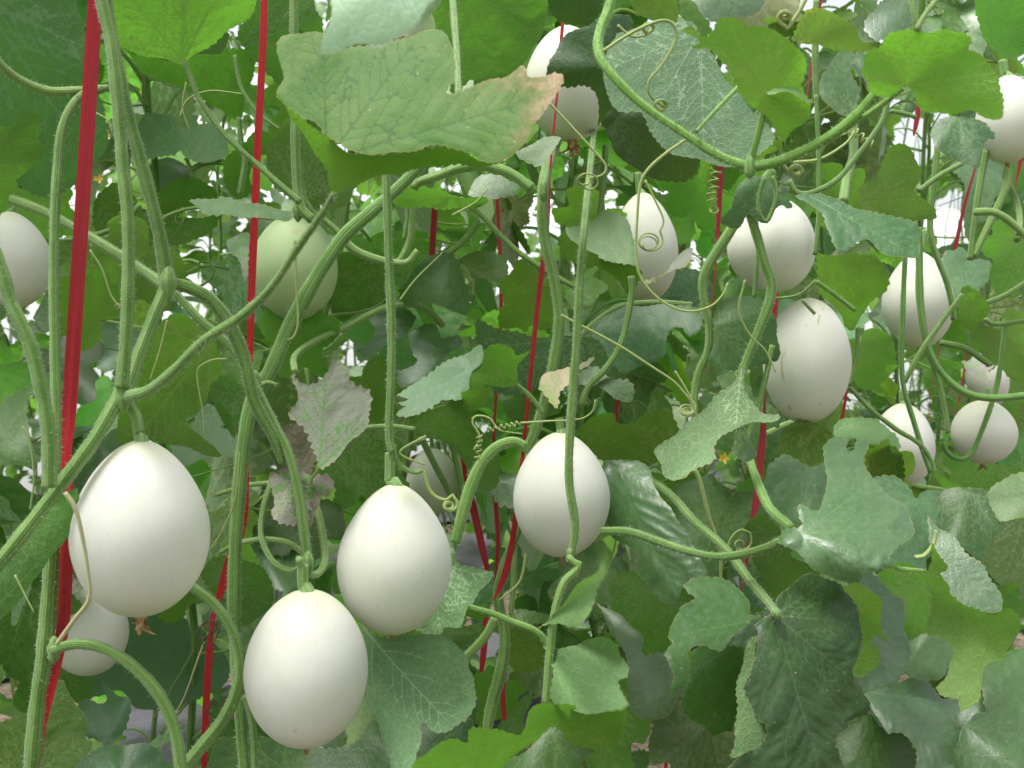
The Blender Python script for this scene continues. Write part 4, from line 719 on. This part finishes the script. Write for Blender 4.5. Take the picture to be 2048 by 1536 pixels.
leaf('l', 'U', 'P', .99, (722, 1250), '724,1256 759,1269 796,1272 841,1266 871,1272 902,1283 923,1300 935,1317 936,1334 950,1354 953,1378 952,1402 943,1423 933,1440 912,1450 892,1460 871,1464 858,1460 847,1447 841,1457 844,1471 841,1495 834,1522 827,1580 793,1580 769,1495 748,1426 734,1392 732,1341 726,1296', main=(860, 1420), gy=-.6, gx=-.2, hd=75, rip=1.1, col=(1.05, 1.3, 1.15))
leaf('l', 'U', 'P', 1.1, (860, 1120), '880,1060 902,1070 914,1090 916,1122 936,1134 960,1142 988,1144 981,1160 960,1180 950,1207 936,1221 926,1242 916,1255 892,1255 878,1269 845,1262 800,1240 800,1150', main=(930, 1200), gy=-.2, col=(1.05, 1.25, 1.1))
leaf('l', 'U', 'P', 1.05, (1073, 1258), '1071,1257 1107,1235 1141,1187 1159,1166 1193,1139 1203,1115 1214,1101 1238,1099 1208,1129 1210,1146 1203,1166 1193,1194 1182,1221 1172,1242 1165,1256 1141,1252 1121,1244 1100,1248', main=(1195, 1140), gy=-.1, col=(.95, 1.15, .8))
leaf('l', 'U', 'P', 1.06, (1078, 1264), '1073,1259 1097,1286 1121,1296 1152,1289 1169,1279 1193,1276 1213,1279 1234,1293 1241,1310 1251,1324 1256,1341 1251,1358 1241,1361 1247,1385 1251,1412 1193,1425 1124,1415 1104,1402 1100,1375 1104,1324 1083,1280', main=(1190, 1380), gy=-.1, hd=65, col=(.72, .92, .66))
leaf('l', 'U', 'B', .85, (1096, 1458), '830,1522 861,1501 899,1481 916,1477 933,1484 940,1457 971,1454 998,1457 1015,1467 1042,1471 1059,1426 1083,1406 1118,1404 1148,1412 1162,1424 1169,1430 1162,1440 1182,1423 1206,1409 1247,1405 1253,1433 1251,1460 1241,1484 1213,1495 1193,1498 1159,1491 1135,1474 1114,1457 1097,1462 1056,1495 1005,1529 970,1580 837,1580 828,1540', main=(900, 1530), gy=.7, br=.2, hd=75, col=(.95, 1.0, .8))
leaf('l', 'T', 'G', .9, (1100, 1460), '1095,1458 1116,1460 1138,1481 1186,1498 1189,1508 1165,1529 1159,1580 960,1580 1005,1529 1056,1495', main=(1080, 1560), gy=-.5, col=(.8, .85, .85))
leaf('e', 'T', 'S', 1.15, (1225, 935), '1210,925 1260,920 1300,940 1322,995 1345,1020 1365,1060 1385,1090 1400,1115 1418,1160 1395,1180 1370,1160 1360,1185 1355,1205 1345,1212 1326,1200 1302,1187 1288,1163 1275,1142 1275,1112 1261,1095 1225,1070 1200,1040 1200,950', main=(1350, 1160), gy=-.5, rip=1.8, dome=.5, col=(.72, .85, .70), hd=65)
leaf('l', 'T', 'S', 1.25, (1355, 1350), '1193,1207 1213,1219 1244,1228 1268,1255 1285,1276 1285,1307 1316,1310 1343,1307 1355,1330 1380,1365 1357,1402 1329,1433 1295,1440 1268,1423 1251,1392 1254,1330 1241,1293 1213,1242', main=(1260, 1290), col=(1, .98, 1), gy=-.7)
leaf('l', 'U', 'G', 1.32, (1010, 1240), '1008,1235 1056,1255 1083,1283 1100,1324 1070,1340 1022,1335 1004,1289', main=(1070, 1320), col=(1.1, 1.05, .7))
leaf('l', 'T', 'G', 1.25, (970, 1262), '865,1264 919,1248 964,1250 972,1276 933,1300 899,1287', main=(880, 1270), col=(.8, .9, .7))
leaf('l', 'T', 'G', 1.22, (1040, 1245), '1026,1232 1042,1221 1083,1226 1108,1238 1066,1252 1039,1246', main=(1100, 1235), br=.1)
leaf('b', 'U', 'G', .83, (-30, 1240), '-40,1130 0,1108 60,1040 148,978 152,1030 142,1065 103,1114 68,1155 34,1208 -40,1262', main=(150, 1000), gy=-.2, gx=.5, col=(.8, 1., .8))
leaf('a', 'T', 'G', .98, (50, 1560), '-30,1457 44,1426 68,1419 116,1362 133,1378 150,1399 164,1419 178,1453 171,1474 185,1488 154,1529 137,1552 50,1575 -30,1580', main=(100, 1430), br=.05, col=(1, .95, .7), gy=-.2)
leaf('b', 'T', 'S', 1.2, (215, 1480), '150,1419 171,1399 208,1402 202,1363 219,1375 239,1392 256,1399 258,1426 253,1457 232,1481 212,1497 191,1483 171,1471 178,1447', main=(230, 1390), gy=-.5, col=(.62, .92, .72))
leaf('b', 'T', 'S', 1.1, (240, 1560), '145,1527 191,1497 239,1488 308,1495 335,1529 345,1580 140,1580', main=(230, 1500), col=(.65, .92, .75), gy=-.8)
leaf('b', 'T', 'P', 1.55, (440, 1290), '245,1215 342,1215 376,1238 441,1300 461,1358 410,1392 342,1419 273,1416 239,1385 171,1392 160,1358 219,1324 246,1289', main=(250, 1330), gy=-.6, col=(.72, .95, .85), rip=.6)
leaf('c', 'U', 'G', 1.3, (440, 1150), '400,1150 427,1117 506,1122 543,1160 547,1194 530,1221 489,1252 455,1221', main=(520, 1190), col=(.75, .9, .8))
leaf('c', 'T', 'S', 1.35, (520, 1100), '502,1090 598,1095 597,1170 554,1182 535,1153', main=(580, 1160))
leaf('c', 'T', 'D', 1.15, (600, 1560), '430,1480 510,1470 600,1490 690,1495 745,1440 770,1480 800,1580 430,1580', main=(700, 1490), col=(1.1, 1.2, 1), gy=-1)
leaf('b', 'U', 'G', 1.15, (420, 692), '275,680 330,640 360,628 390,638 427,668 441,719 437,753 424,767 410,808 393,825 376,842 403,876 427,893 441,912 400,905 342,890 300,884 270,890 235,880 240,820 265,780 285,730', main=(290, 840), gy=.55, hd=70, col=(1.05, 1.08, .75))
leaf('b', 'T', 'P', 1.5, (460, 840), '342,893 362,886 379,855 407,808 441,812 457,835 441,852 478,876 475,922 444,914 410,917 376,933 355,917', main=(370, 910), col=(1.35, 1.4, 1.5), gy=-1)
leaf('a', 'T', 'G', .97, (-20, 900), '-40,815 0,806 14,790 61,773 58,801 51,842 70,900 72,944 34,930 -40,915', main=(50, 800), col=(.85, .95, .85))
leaf('c', 'U', 'G', 1.2, (495, 800), '412,760 444,747 500,785 497,828 480,850 444,812 415,790', main=(430, 770), col=(.8, 1, .95))
leaf('b', 'T', 'D', 1.4, (70, 640), '66,637 103,566 144,573 205,570 228,613 219,637 171,649 137,663 85,666', main=(210, 600), col=(1.6, 1.6, 1.4))
leaf('d', 'T', 'G', 1.35, (900, 520), '794,580 851,520 885,505 914,520 935,568 937,628 919,625 885,611 834,608 800,606', main=(930, 610), gy=-.3, col=(.7, .85, .65))
leaf('d', 'U', 'G', 1.4, (765, 520), '655,515 700,505 768,527 771,596 741,615 680,642 650,570', main=(680, 600), col=(.9, 1, .7))
leaf('e', 'T', 'G', 1.4, (935, 530), '910,522 940,508 970,498 1008,515 1013,555 981,561 970,551 943,557 931,535', main=(1000, 530), col=(1.2, 1.1, 1))
leaf('d', 'T', 'S', 1.5, (830, 640), '715,702 748,661 735,630 780,612 832,635 800,678 776,693 735,714', main=(740, 690), col=(.9, 1, .9))
leaf('d', 'T', 'S', 1.38, (890, 700), '793,746 835,724 826,705 820,688 813,667 851,648 875,654 885,676 916,676 921,691 901,707 873,734 843,762 803,772', main=(820, 720), col=(.78, .95, .8))
leaf('e', 'T', 'P', 1.22, (945, 738), '793,791 830,770 851,750 885,726 919,709 940,702 960,693 962,726 943,746 933,784 919,804 885,801 858,818 834,830 798,828 812,814 792,806 817,799', main=(830, 800), gy=-1.1, col=(.74, .86, .86))
leaf('e', 'U', 'B', 1.18, (1030, 764), '938,772 943,753 964,739 967,712 977,695 1008,690 1032,698 1035,708 1061,701 1049,715 1036,732 1033,765 1015,770 988,773 971,773 953,784 943,780', main=(980, 730), gy=.3, col=(.75, .85, .6))
leaf('e', 'U', 'B', 1.2, (978, 778), '923,787 940,777 974,772 983,780 973,808 950,823 933,814', main=(940, 800), col=(.72, .78, .6))
leaf('d', 'U', 'G', 1.28, (832, 850), '818,838 837,828 885,812 916,799 940,828 960,859 988,886 1003,910 998,944 990,977 947,981 926,927 912,903 885,886 844,871 830,862', main=(970, 930), gy=.4, col=(.85, .95, .75), hd=60)
leaf('e', 'U', 'P', 1.3, (1150, 676), '953,640 988,652 1039,665 1100,676 1165,672 1203,689 1234,737 1252,755 1230,765 1193,748 1124,760 1090,748 1083,773 1042,786 1008,789 981,773 1000,740 1000,700 957,705 955,664', main=(1000, 690), gy=.5, col=(.58, .78, .62), hd=60)
leaf('f', 'T', 'D', 1.38, (1195, 655), '1186,661 1193,645 1227,614 1254,611 1380,611 1402,654 1380,673 1364,654 1340,666 1331,707 1312,721 1278,734 1227,741 1186,693', main=(1320, 690), gy=-.5, col=(1.25, 1.6, 1.6), hd=60)
leaf('f', 'T', 'D', 1.6, (1400, 580), '1325,579 1350,549 1400,540 1425,575 1410,613 1346,611 1314,603', main=(1330, 590), col=(1.2, 1.5, 1.5))
leaf('f', 'T', 'D', 1.22, (1160, 750), '1150,746 1193,734 1227,758 1261,768 1268,794 1258,806 1234,799 1213,786 1186,775 1157,765', main=(1260, 790), col=(1.2, 1.3, 1))
leaf('f', 'U', 'G', 1.38, (1325, 925), '1146,862 1186,838 1227,826 1234,845 1261,849 1288,826 1335,826 1357,859 1335,893 1310,930 1261,936 1210,922 1177,893', main=(1190, 870), gy=.6, col=(1, 1, .65), hd=60)
leaf('c', 'U', 'Y', .99, (638, 936), '588,745 598,760 620,770 640,760 650,735 668,716 690,745 710,770 738,793 744,830 738,850 715,875 690,900 660,920 640,938 633,910 625,890 592,850 578,830 595,800', main=(670, 760), gy=-.6, rip=1.6, tooth=6, col=(.86, .95, .80), vw=1.5, label='dry silver grey leaf with green veins')
leaf('c', 'U', 'Y', 1.0, (625, 1045), '570,850 600,840 640,860 640,900 620,940 652,960 640,990 625,1042 600,1050 570,1030 550,985 550,940 575,935 580,900', main=(600, 900), br=.55, rip=3.2, tooth=9, gy=-.5, col=(.72, .64, .55), label='crumpled dead brown leaf')
leaf('c', 'U', 'Y', .97, (600, 960), '545,940 580,930 620,950 650,950 655,985 630,1000 600,1060 560,1040 548,1000', main=(600, 1030), br=.2, rip=3.5, tooth=9, gy=-.4, col=(.85, .82, .75))
leaf('e', 'T', 'Y', 1.18, (1110, 814), '1076,780 1090,746 1141,739 1143,760 1121,787 1115,815 1097,803', main=(1110, 750), br=.6, rip=2, col=(1.2, 1.05, .8))
leaf('e', 'T', 'Y', 1.2, (1140, 750), '1140,742 1165,725 1188,712 1180,728 1150,745', main=(1180, 716), br=.7)
leaf('e', 'T', 'Y', 1.3, (470, 480), '455,480 480,468 498,470 500,520 490,560 478,520 462,500', main=(480, 540), br=.5, rip=2)
leaf('j', 'T', 'Y', 1.65, (1925, 730), '1925,725 1950,720 1975,735 1990,730 1975,750 1985,765 1955,755 1935,745', main=(1980, 760), br=.6, rip=3)
leaf('i', 'U', 'B', 1.5, (1795, 805), '1760,765 1775,752 1790,765 1796,775 1790,800 1798,808 1780,805 1772,785', main=(1770, 765), br=.4, col=(1.2, 1, .8), rip=2)
leaf('j', 'U', 'B', 1.4, (1868, 945), '1868,945 1890,950 1900,960 1925,975 1910,980 1912,998 1900,985 1880,965', main=(1912, 985), col=(.9, 1, .9))
for a in [('b', 337, 566, .895, 19), ('b', 246, 792, .855, 19), ('e', 1087, 382, 1.19, 12), ('c', 616, 1128, .945, 14), ('e', 1140, 1112, 1.045, 9), ('a', 108, 1300, .89, 15), ('g', 1500, 333, .757, 13), ('d', 785, 905, .965, 10), ('c', 596, 420, 1.085, 13), ('c', 510, 770, .985, 16)]: node(*a)
# yellow flowers
def bloom(v, x, y, d, s):
    rng = np.random.default_rng(int(x)); c = P(x, y, d); mb = MB(); s *= d / F
    for k in range(5):
        a = k * 1.257 + rng.normal(0, .2); u = math.cos(a) * CX + math.sin(a) * CY; t = -math.sin(a) * CX + math.cos(a) * CY; z = CZ * s * .35
        mb.add([c, c + u * s * .5 + t * s * .28 + z * .6, c + u * s * 1.0 + z * 1.3, c + u * s * .5 - t * s * .28 + z * .5], [(0, 1, 2), (0, 2, 3)])
    tube(mb, [c - CZ * s * .9, c], [s * .18, s * .25], 8, mat=1)
    link('flower', mb.mesh('flower', [M['flower'], M['stem']], attrs=False), VINES[v], (1, 1, 1, 1))
bloom('h', 1447, 916, 1.12, 13); bloom('b', 370, 222, 1.9, 12); bloom('b', 198, 358, 1.9, 11); bloom('a', 242, 168, 1.7, 12); bloom('b', 212, 270, 1.8, 12)
# further whole leaves filling in behind
for a in [('k', 'T', 'G', 1.35, (1450, 1000), (1400, 1150)), ('k', 'U', 'G', 1.38, (1300, 1180), (1290, 1330)), ('k', 'T', 'S', 1.3, (1830, 1000), (1790, 1180)), ('k', 'U', 'G', 1.25, (1850, 1180), (1780, 1340)),
          ('k', 'T', 'D', 1.2, (1640, 1290), (1600, 1580)), ('k', 'U', 'G', 2.0, (1990, 930), (1890, 1030)), ('k', 'T', 'G', 1.25, (1870, 1440), (1790, 1620)), ('k', 'T', 'G', 1.25, (1420, 1450), (1370, 1630)),
          ('l', 'U', 'G', 1.35, (1180, 1400), (1240, 1570)), ('b', 'U', 'G', 1.3, (120, 1290), (60, 1440)), ('a', 'U', 'G', 1.2, (60, 1180), (20, 1350)),
          ('c', 'U', 'G', 1.4, (700, 900), (800, 1010)), ('d', 'T', 'G', 1.4, (620, 1000), (510, 1110)), ('e', 'U', 'B', 1.55, (1080, 570), (1010, 660)), ('b', 'U', 'B', 1.25, (300, 500), (200, 620)),
          ('b', 'T', 'S', 1.35, (100, 700), (190, 800)), ('c', 'U', 'B', 1.42, (640, 180), (560, 300)), ('i', 'U', 'B', 1.5, (1720, 690), (1760, 790)), ('j', 'U', 'B', 1.75, (2000, 660), (2060, 760)), ('j', 'T', 'S', 1.7, (1900, 560), (1990, 540)),
          ('j', 'U', 'G', 1.65, (2050, 480), (1990, 590)), ('e', 'U', 'G', 1.45, (1010, 120), (1040, 260)), ('c', 'U', 'B', 1.3, (560, 690), (680, 640)), ('d', 'U', 'B', 1.45, (720, 760), (780, 860)), ('h', 'U', 'B', 1.5, (1480, 260), (1420, 380)),
          ('f', 'U', 'B', 1.5, (1200, 420), (1130, 520)), ('f', 'U', 'B', 1.55, (1400, 330), (1450, 470)), ('i', 'U', 'B', 1.5, (1700, 420), (1640, 330)), ('k', 'U', 'B', 1.5, (1720, 960), (1850, 1030)), ('l', 'T', 'G', 1.6, (1130, 1150), (1250, 1180)),
          ('l', 'U', 'B', 1.6, (960, 1400), (1050, 1380)), ('h', 'T', 'G', 1.4, (1500, 800), (1420, 900)), ('l', 'T', 'D', 1.3, (800, 1480), (930, 1600)), ('b', 'U', 'B', 1.5, (300, 1160), (430, 1060)), ('a', 'U', 'B', 1.2, (200, 640), (100, 560))]: gl(*a, **(dict(col=(1.1, 1.25, 1.1)) if a[1:3] == ('U', 'G') else {}))
# ================================================================ foliage behind the front row
def unit_leaf(seed, hd, kind):
    """one full melon leaf with its petiole, grown from the stem at the origin along +y."""
    rng = np.random.default_rng(seed)
    half = np.array([(.0, -.02), (.10, -.13), (.30, -.20), (.50, -.12), (.60, .06), (.50, .20), (.64, .42), (.48, .56), (.31, .58), (.29, .78), (.17, .93)])
    half = half * (1 + rng.normal(0, .05, half.shape)); l = half[1:][::-1] * (-1, 1) * (1 + rng.normal(0, .05, (10, 2)))
    poly = np.vstack([half, [(0, .98)], l]); S_ = .135 * 1000
    Q, T, vein, ed, dv, mx, a0 = sheet(poly * S_, (0, 0), rng, .001, hd, hmin=2.2, hmax=14, tooth=4.2, tstep=11., main=(0, 100))
    Q = Q * .001; ed = ed * .001; dv = dv * .001; x, y = Q.T; rr = np.hypot(x, y) / .135; th = np.arctan2(x, y)
    fold, droop = rng.uniform(-.1, .5), rng.uniform(.5, 3.2)
    z = fold * abs(x) - droop * (y ** 2) * 1.6 - rng.uniform(0, 3) * x ** 2 + .135 * (.07 * rr ** 1.3 * np.sin(rng.integers(3, 6) * th + rng.random() * 6) + .035 * rr ** 2 * np.sin(8 * th + rng.random() * 6)) + .003 * (1 - np.exp(-(dv / .006) ** 2))
    V = np.stack([x, y, z], 1); a = rng.uniform(-.9, -.15); ca, sa = math.cos(a), math.sin(a)
    V = V @ np.array([[1, 0, 0], [0, ca, sa], [0, -sa, ca]]); pl = rng.uniform(.07, .13); up = rng.uniform(.01, .07)
    t = np.linspace(0, 1, 9)[:, None]; end = np.array((rng.normal(0, .015), pl, up)); C = end * t + np.array((0, 0, .03)) * np.sin(t * 3.14)
    V = V + end; mb = MB()
    ar = np.array(V); A, B_, Cc = ar[[q[0] for q in T[:50]]], ar[[q[1] for q in T[:50]]], ar[[q[2] for q in T[:50]]]
    if np.cross(B_ - A, Cc - A)[:, 2].sum() < 0: T = [q[::-1] for q in T]
    mb.add(V, T, Q[:, :2] * 10, 0, vein, ed * 10); tube(mb, C, np.linspace(.0034, .0024, 9), 7, mat=1)
    me = mb.mesh('leaf', [M[kind], M['palestem']]); del me['world']; return me, end + np.array((0, .05, -.01))
KINDS = ['G', 'P', 'B', 'G', 'S', 'B', 'P', 'S', 'G', 'G']
TPL = [unit_leaf(50 + i, 24, k) for i, k in enumerate(KINDS)]
LOW = [unit_leaf(80 + i, 13, k) for i, k in enumerate(KINDS)]
# places where the photograph looks through the foliage (x, y, radius in photo pixels)
GAPS = [(1035, 530, 36), (1052, 455, 26), (1895, 440, 62), (1748, 650, 36), (1830, 285, 42), (345, 1450, 75), (905, 1045, 36), (945, 1110, 42), (1275, 795, 42), (1812, 745, 34), (1850, 810, 30),
        (1690, 800, 24), (1270, 1490, 10), (1090, 385, 24), (1120, 430, 20), (1390, 500, 22), (920, 390, 12), (1625, 1400, 0), (1368, 1470, 15), (1050, 1360, 12), (705, 690, 30)]
def in_gap(p, f=1.):
    x, y, d = proj(p)
    if d < .3: return True
    r = 45. / d * f
    return any((x - gx) ** 2 + (y - gy) ** 2 < (r + gr) ** 2 for gx, gy, gr in GAPS if gr)
LAB = {1: 'leafy vine directly behind the front row', 2: 'vine in the second row behind the melons', 3: 'distant vine in the third row near the white film wall'}
def place(lb, x):
    return lb
def curl_template(seed):
    rng = np.random.default_rng(seed); t = np.linspace(0, 1, 40); L = rng.uniform(.12, .3); a = np.cumsum(rng.normal(0, .12, 40)) * .6 + t ** 3 * rng.uniform(0, 9); b = rng.uniform(-.3, 1.2)
    C = np.cumsum(np.stack([np.cos(a) * math.cos(b), .3 * np.sin(a * 1.3), np.sin(a) * .7 + math.sin(b)], 1) * L / 40, 0); mb = MB(); tube(mb, C, np.linspace(.0022, .0009, 40) * rng.uniform(.7, 1.5), 6)
    me = mb.mesh('tendril', [M['palestem' if seed % 2 else 'tendril']], attrs=False); del me['world']; return me
CURL = [curl_template(300 + i) for i in range(8)]
def bg_vine(t, off, row, rng, nleaf, label, zmax=2.3):
    x, y = rowp(t, off); root = empty('melon_vine', (x, y, 0)); tag(root, label, 'melon vine', {1: 'vines packed behind the front row', 2: 'vines of the second row', 3: 'vines of the third row', 4: 'vines of the last row'}[row])
    n = 26; zs = np.linspace(.08, zmax, n); ph = rng.random(4) * 6.28
    C = np.stack([.035 * np.sin(zs * 3.1 + ph[0]) + .012 * np.sin(zs * 11 + ph[1]), .035 * np.sin(zs * 2.7 + ph[2]), zs], 1)
    mb = MB(); tube(mb, C, np.linspace(.0065, .0045, n), 10 if row < 3 else 6, .05); me = mb.mesh('stem', [M['stem']], attrs=False); del me['world']; link('stem', me, root, (1, 1, 1, 1))
    tp = TPL if row == 1 else LOW; comb = MB() if row >= 3 else None
    for k in range(nleaf):
        z = .12 + (zmax - .1) * (k + rng.random()) / nleaf; i = rng.integers(0, len(tp)); me, cen = tp[i]
        c = np.array([np.interp(z, zs, C[:, j]) for j in range(3)]); az = rng.random() * 6.283; s = rng.uniform(.75, 1.15) * (.72 if z > 2.0 else 1)
        mt = Matrix.Translation(Vector(c) + Vector((x, y, 0))) @ Matrix.Rotation(az, 4, 'Z') @ Matrix.Rotation(rng.normal(0, .22), 4, 'Y') @ Matrix.Rotation(rng.normal(0, .3), 4, 'X') @ Matrix.Scale(s, 4)
        pc = mt @ Vector(cen)
        hx, hy, hd_ = proj(pc)
        if row == 1 and hd_ < row_d(hx) + .2: continue
        if any(abs(hx - mx_) < mw + 55 / hd_ and abs(hy - my_) < mh + 55 / hd_ and hd_ < md + .12 for mx_, my_, mw, mh, md in MEL): continue
        if any(x0 - 30 < hx < x1 + 30 and y0 - 30 < hy < y1 + 30 and hd_ < d_ + .09 for x0, y0, x1, y1, d_ in HERO): continue
        if in_gap(pc, 1.0 if row < 3 else .9): continue
        if row < 3:
            o = bpy.data.objects.new('leaf', me); COL.objects.link(o); o.parent = root
            j = 1 + rng.normal(0, .12, 3) * (1, .6, 1); b_ = rng.uniform(1.1, 1.9); o.color = (*(np.clip(j * b_, .4, 2.2)), max(0, rng.normal(.02, .16)))
            o.matrix_parent_inverse = Matrix.Translation((-x, -y, 0)); o.matrix_basis = mt
        else:
            v = np.zeros(len(me.vertices) * 3); me.vertices.foreach_get('co', v); v = v.reshape(-1, 3); mm = np.array(mt)
            v = v @ mm[:3, :3].T + mm[:3, 3] - (x, y, 0); mi = 0
            at = [np.zeros(len(me.vertices)) for _ in (0, 1)]
            me.attributes['vein'].data.foreach_get('value', at[0]); me.attributes['edge'].data.foreach_get('value', at[1])
            nq = len(comb.f); comb.add(v, [tuple(p.vertices) for p in me.polygons], v[:, [0, 2]] * 10, 0, *at)
            comb.m[nq:] = [int(2 * i + p.material_index) for p in me.polygons]
    for k in range({1: 22, 2: 12}.get(row, 0)):
        z = rng.uniform(.5, 2.); c = np.array([np.interp(z, zs, C[:, j]) for j in range(3)]); mt = Matrix.Translation(Vector(c) + Vector((x, y, 0))) @ Matrix.Rotation(rng.random() * 6.283, 4, 'Z')
        pr_ = proj(mt @ Vector((.08, 0, .03)))
        if any(abs(pr_[0] - m_[0]) < m_[2] + 60 and abs(pr_[1] - m_[1]) < m_[3] + 60 and pr_[2] < m_[4] + .2 for m_ in MEL): continue
        o = link('tendril', CURL[rng.integers(0, 8)], root, (1, 1, 1, 1)); o.matrix_parent_inverse = Matrix.Translation((-x, -y, 0)); o.matrix_basis = mt
    if comb is not None and comb.n:
        me = comb.mesh('foliage', [m_ for k_ in KINDS for m_ in (M[k_], M['palestem'])]); del me['world']; link('foliage', me, root, (1.3, 1.3, 1.25, 0))
    return root
rng = np.random.default_rng(21)
spots = []
for t in np.arange(-.75, 2.7, .2): spots.append((t + rng.normal(0, .03), rng.uniform(.3, .8), 1, 56))
for t in np.arange(-1.6, 5.2, .36): spots.append((t + rng.normal(0, .05), 1.65 + rng.normal(0, .15), 2, 60))
for t in np.arange(-2.8, 9, .42): spots.append((t + rng.normal(0, .06), 3.2 + rng.normal(0, .15), 3, 92))
for t in np.arange(-3.5, 12, .5): spots.append((t + rng.normal(0, .06), 4.6 + rng.normal(0, .15), 4, 100))
ordn = {}
for t, off, row, nl in spots:
    x, y = rowp(t, off); px, py, d = proj((x, y, 1.1))
    if d < .5 or px < -900 or px > 2900: continue
    near = [('left edge of the photo', 0), ('broad red ribbon', 165), ('largest melon', 300), ('unripe green melon', 590), ('long stemmed melon', 790), ('arched pale stem', 960), ('centre melon', 1120), ('slender melon', 1290), ('zigzag thick stem', 1420), ('plump scratched melon', 1615), ('narrow shouldered melon', 1835), ('smallest melon', 1965), ('right edge of the photo', 2080), ('straight left stems', 230), ('pale forked stem', 420), ('thick leaning stem', 500), ('dry grey leaf', 680), ('shaded small melon', 870), ('brown edged leaf tip', 1040), ('hanging stem at the centre', 1180), ('waxy upper leaf', 1370), ('bright leaf shoot', 1510), ('dark hanging leaf', 1720), ('crossed thin stems', 1890)]
    for nm, nx in sorted(near, key=lambda q: abs(q[1] - px)):
        lb = {1: 'leafy vine close behind the ', 2: 'second row vine seen beyond the ', 3: 'third row vine beyond the ', 4: 'last row vine beyond the '}[row] + nm
        lb += ', left of it' if px < nx else ', right of it'
        if lb not in ordn: break
    ordn[lb] = 1
    bg_vine(t, off, row, rng, nl, lb, {1: 2.3, 2: 2.35, 3: 2.75, 4: 3.1}[row])
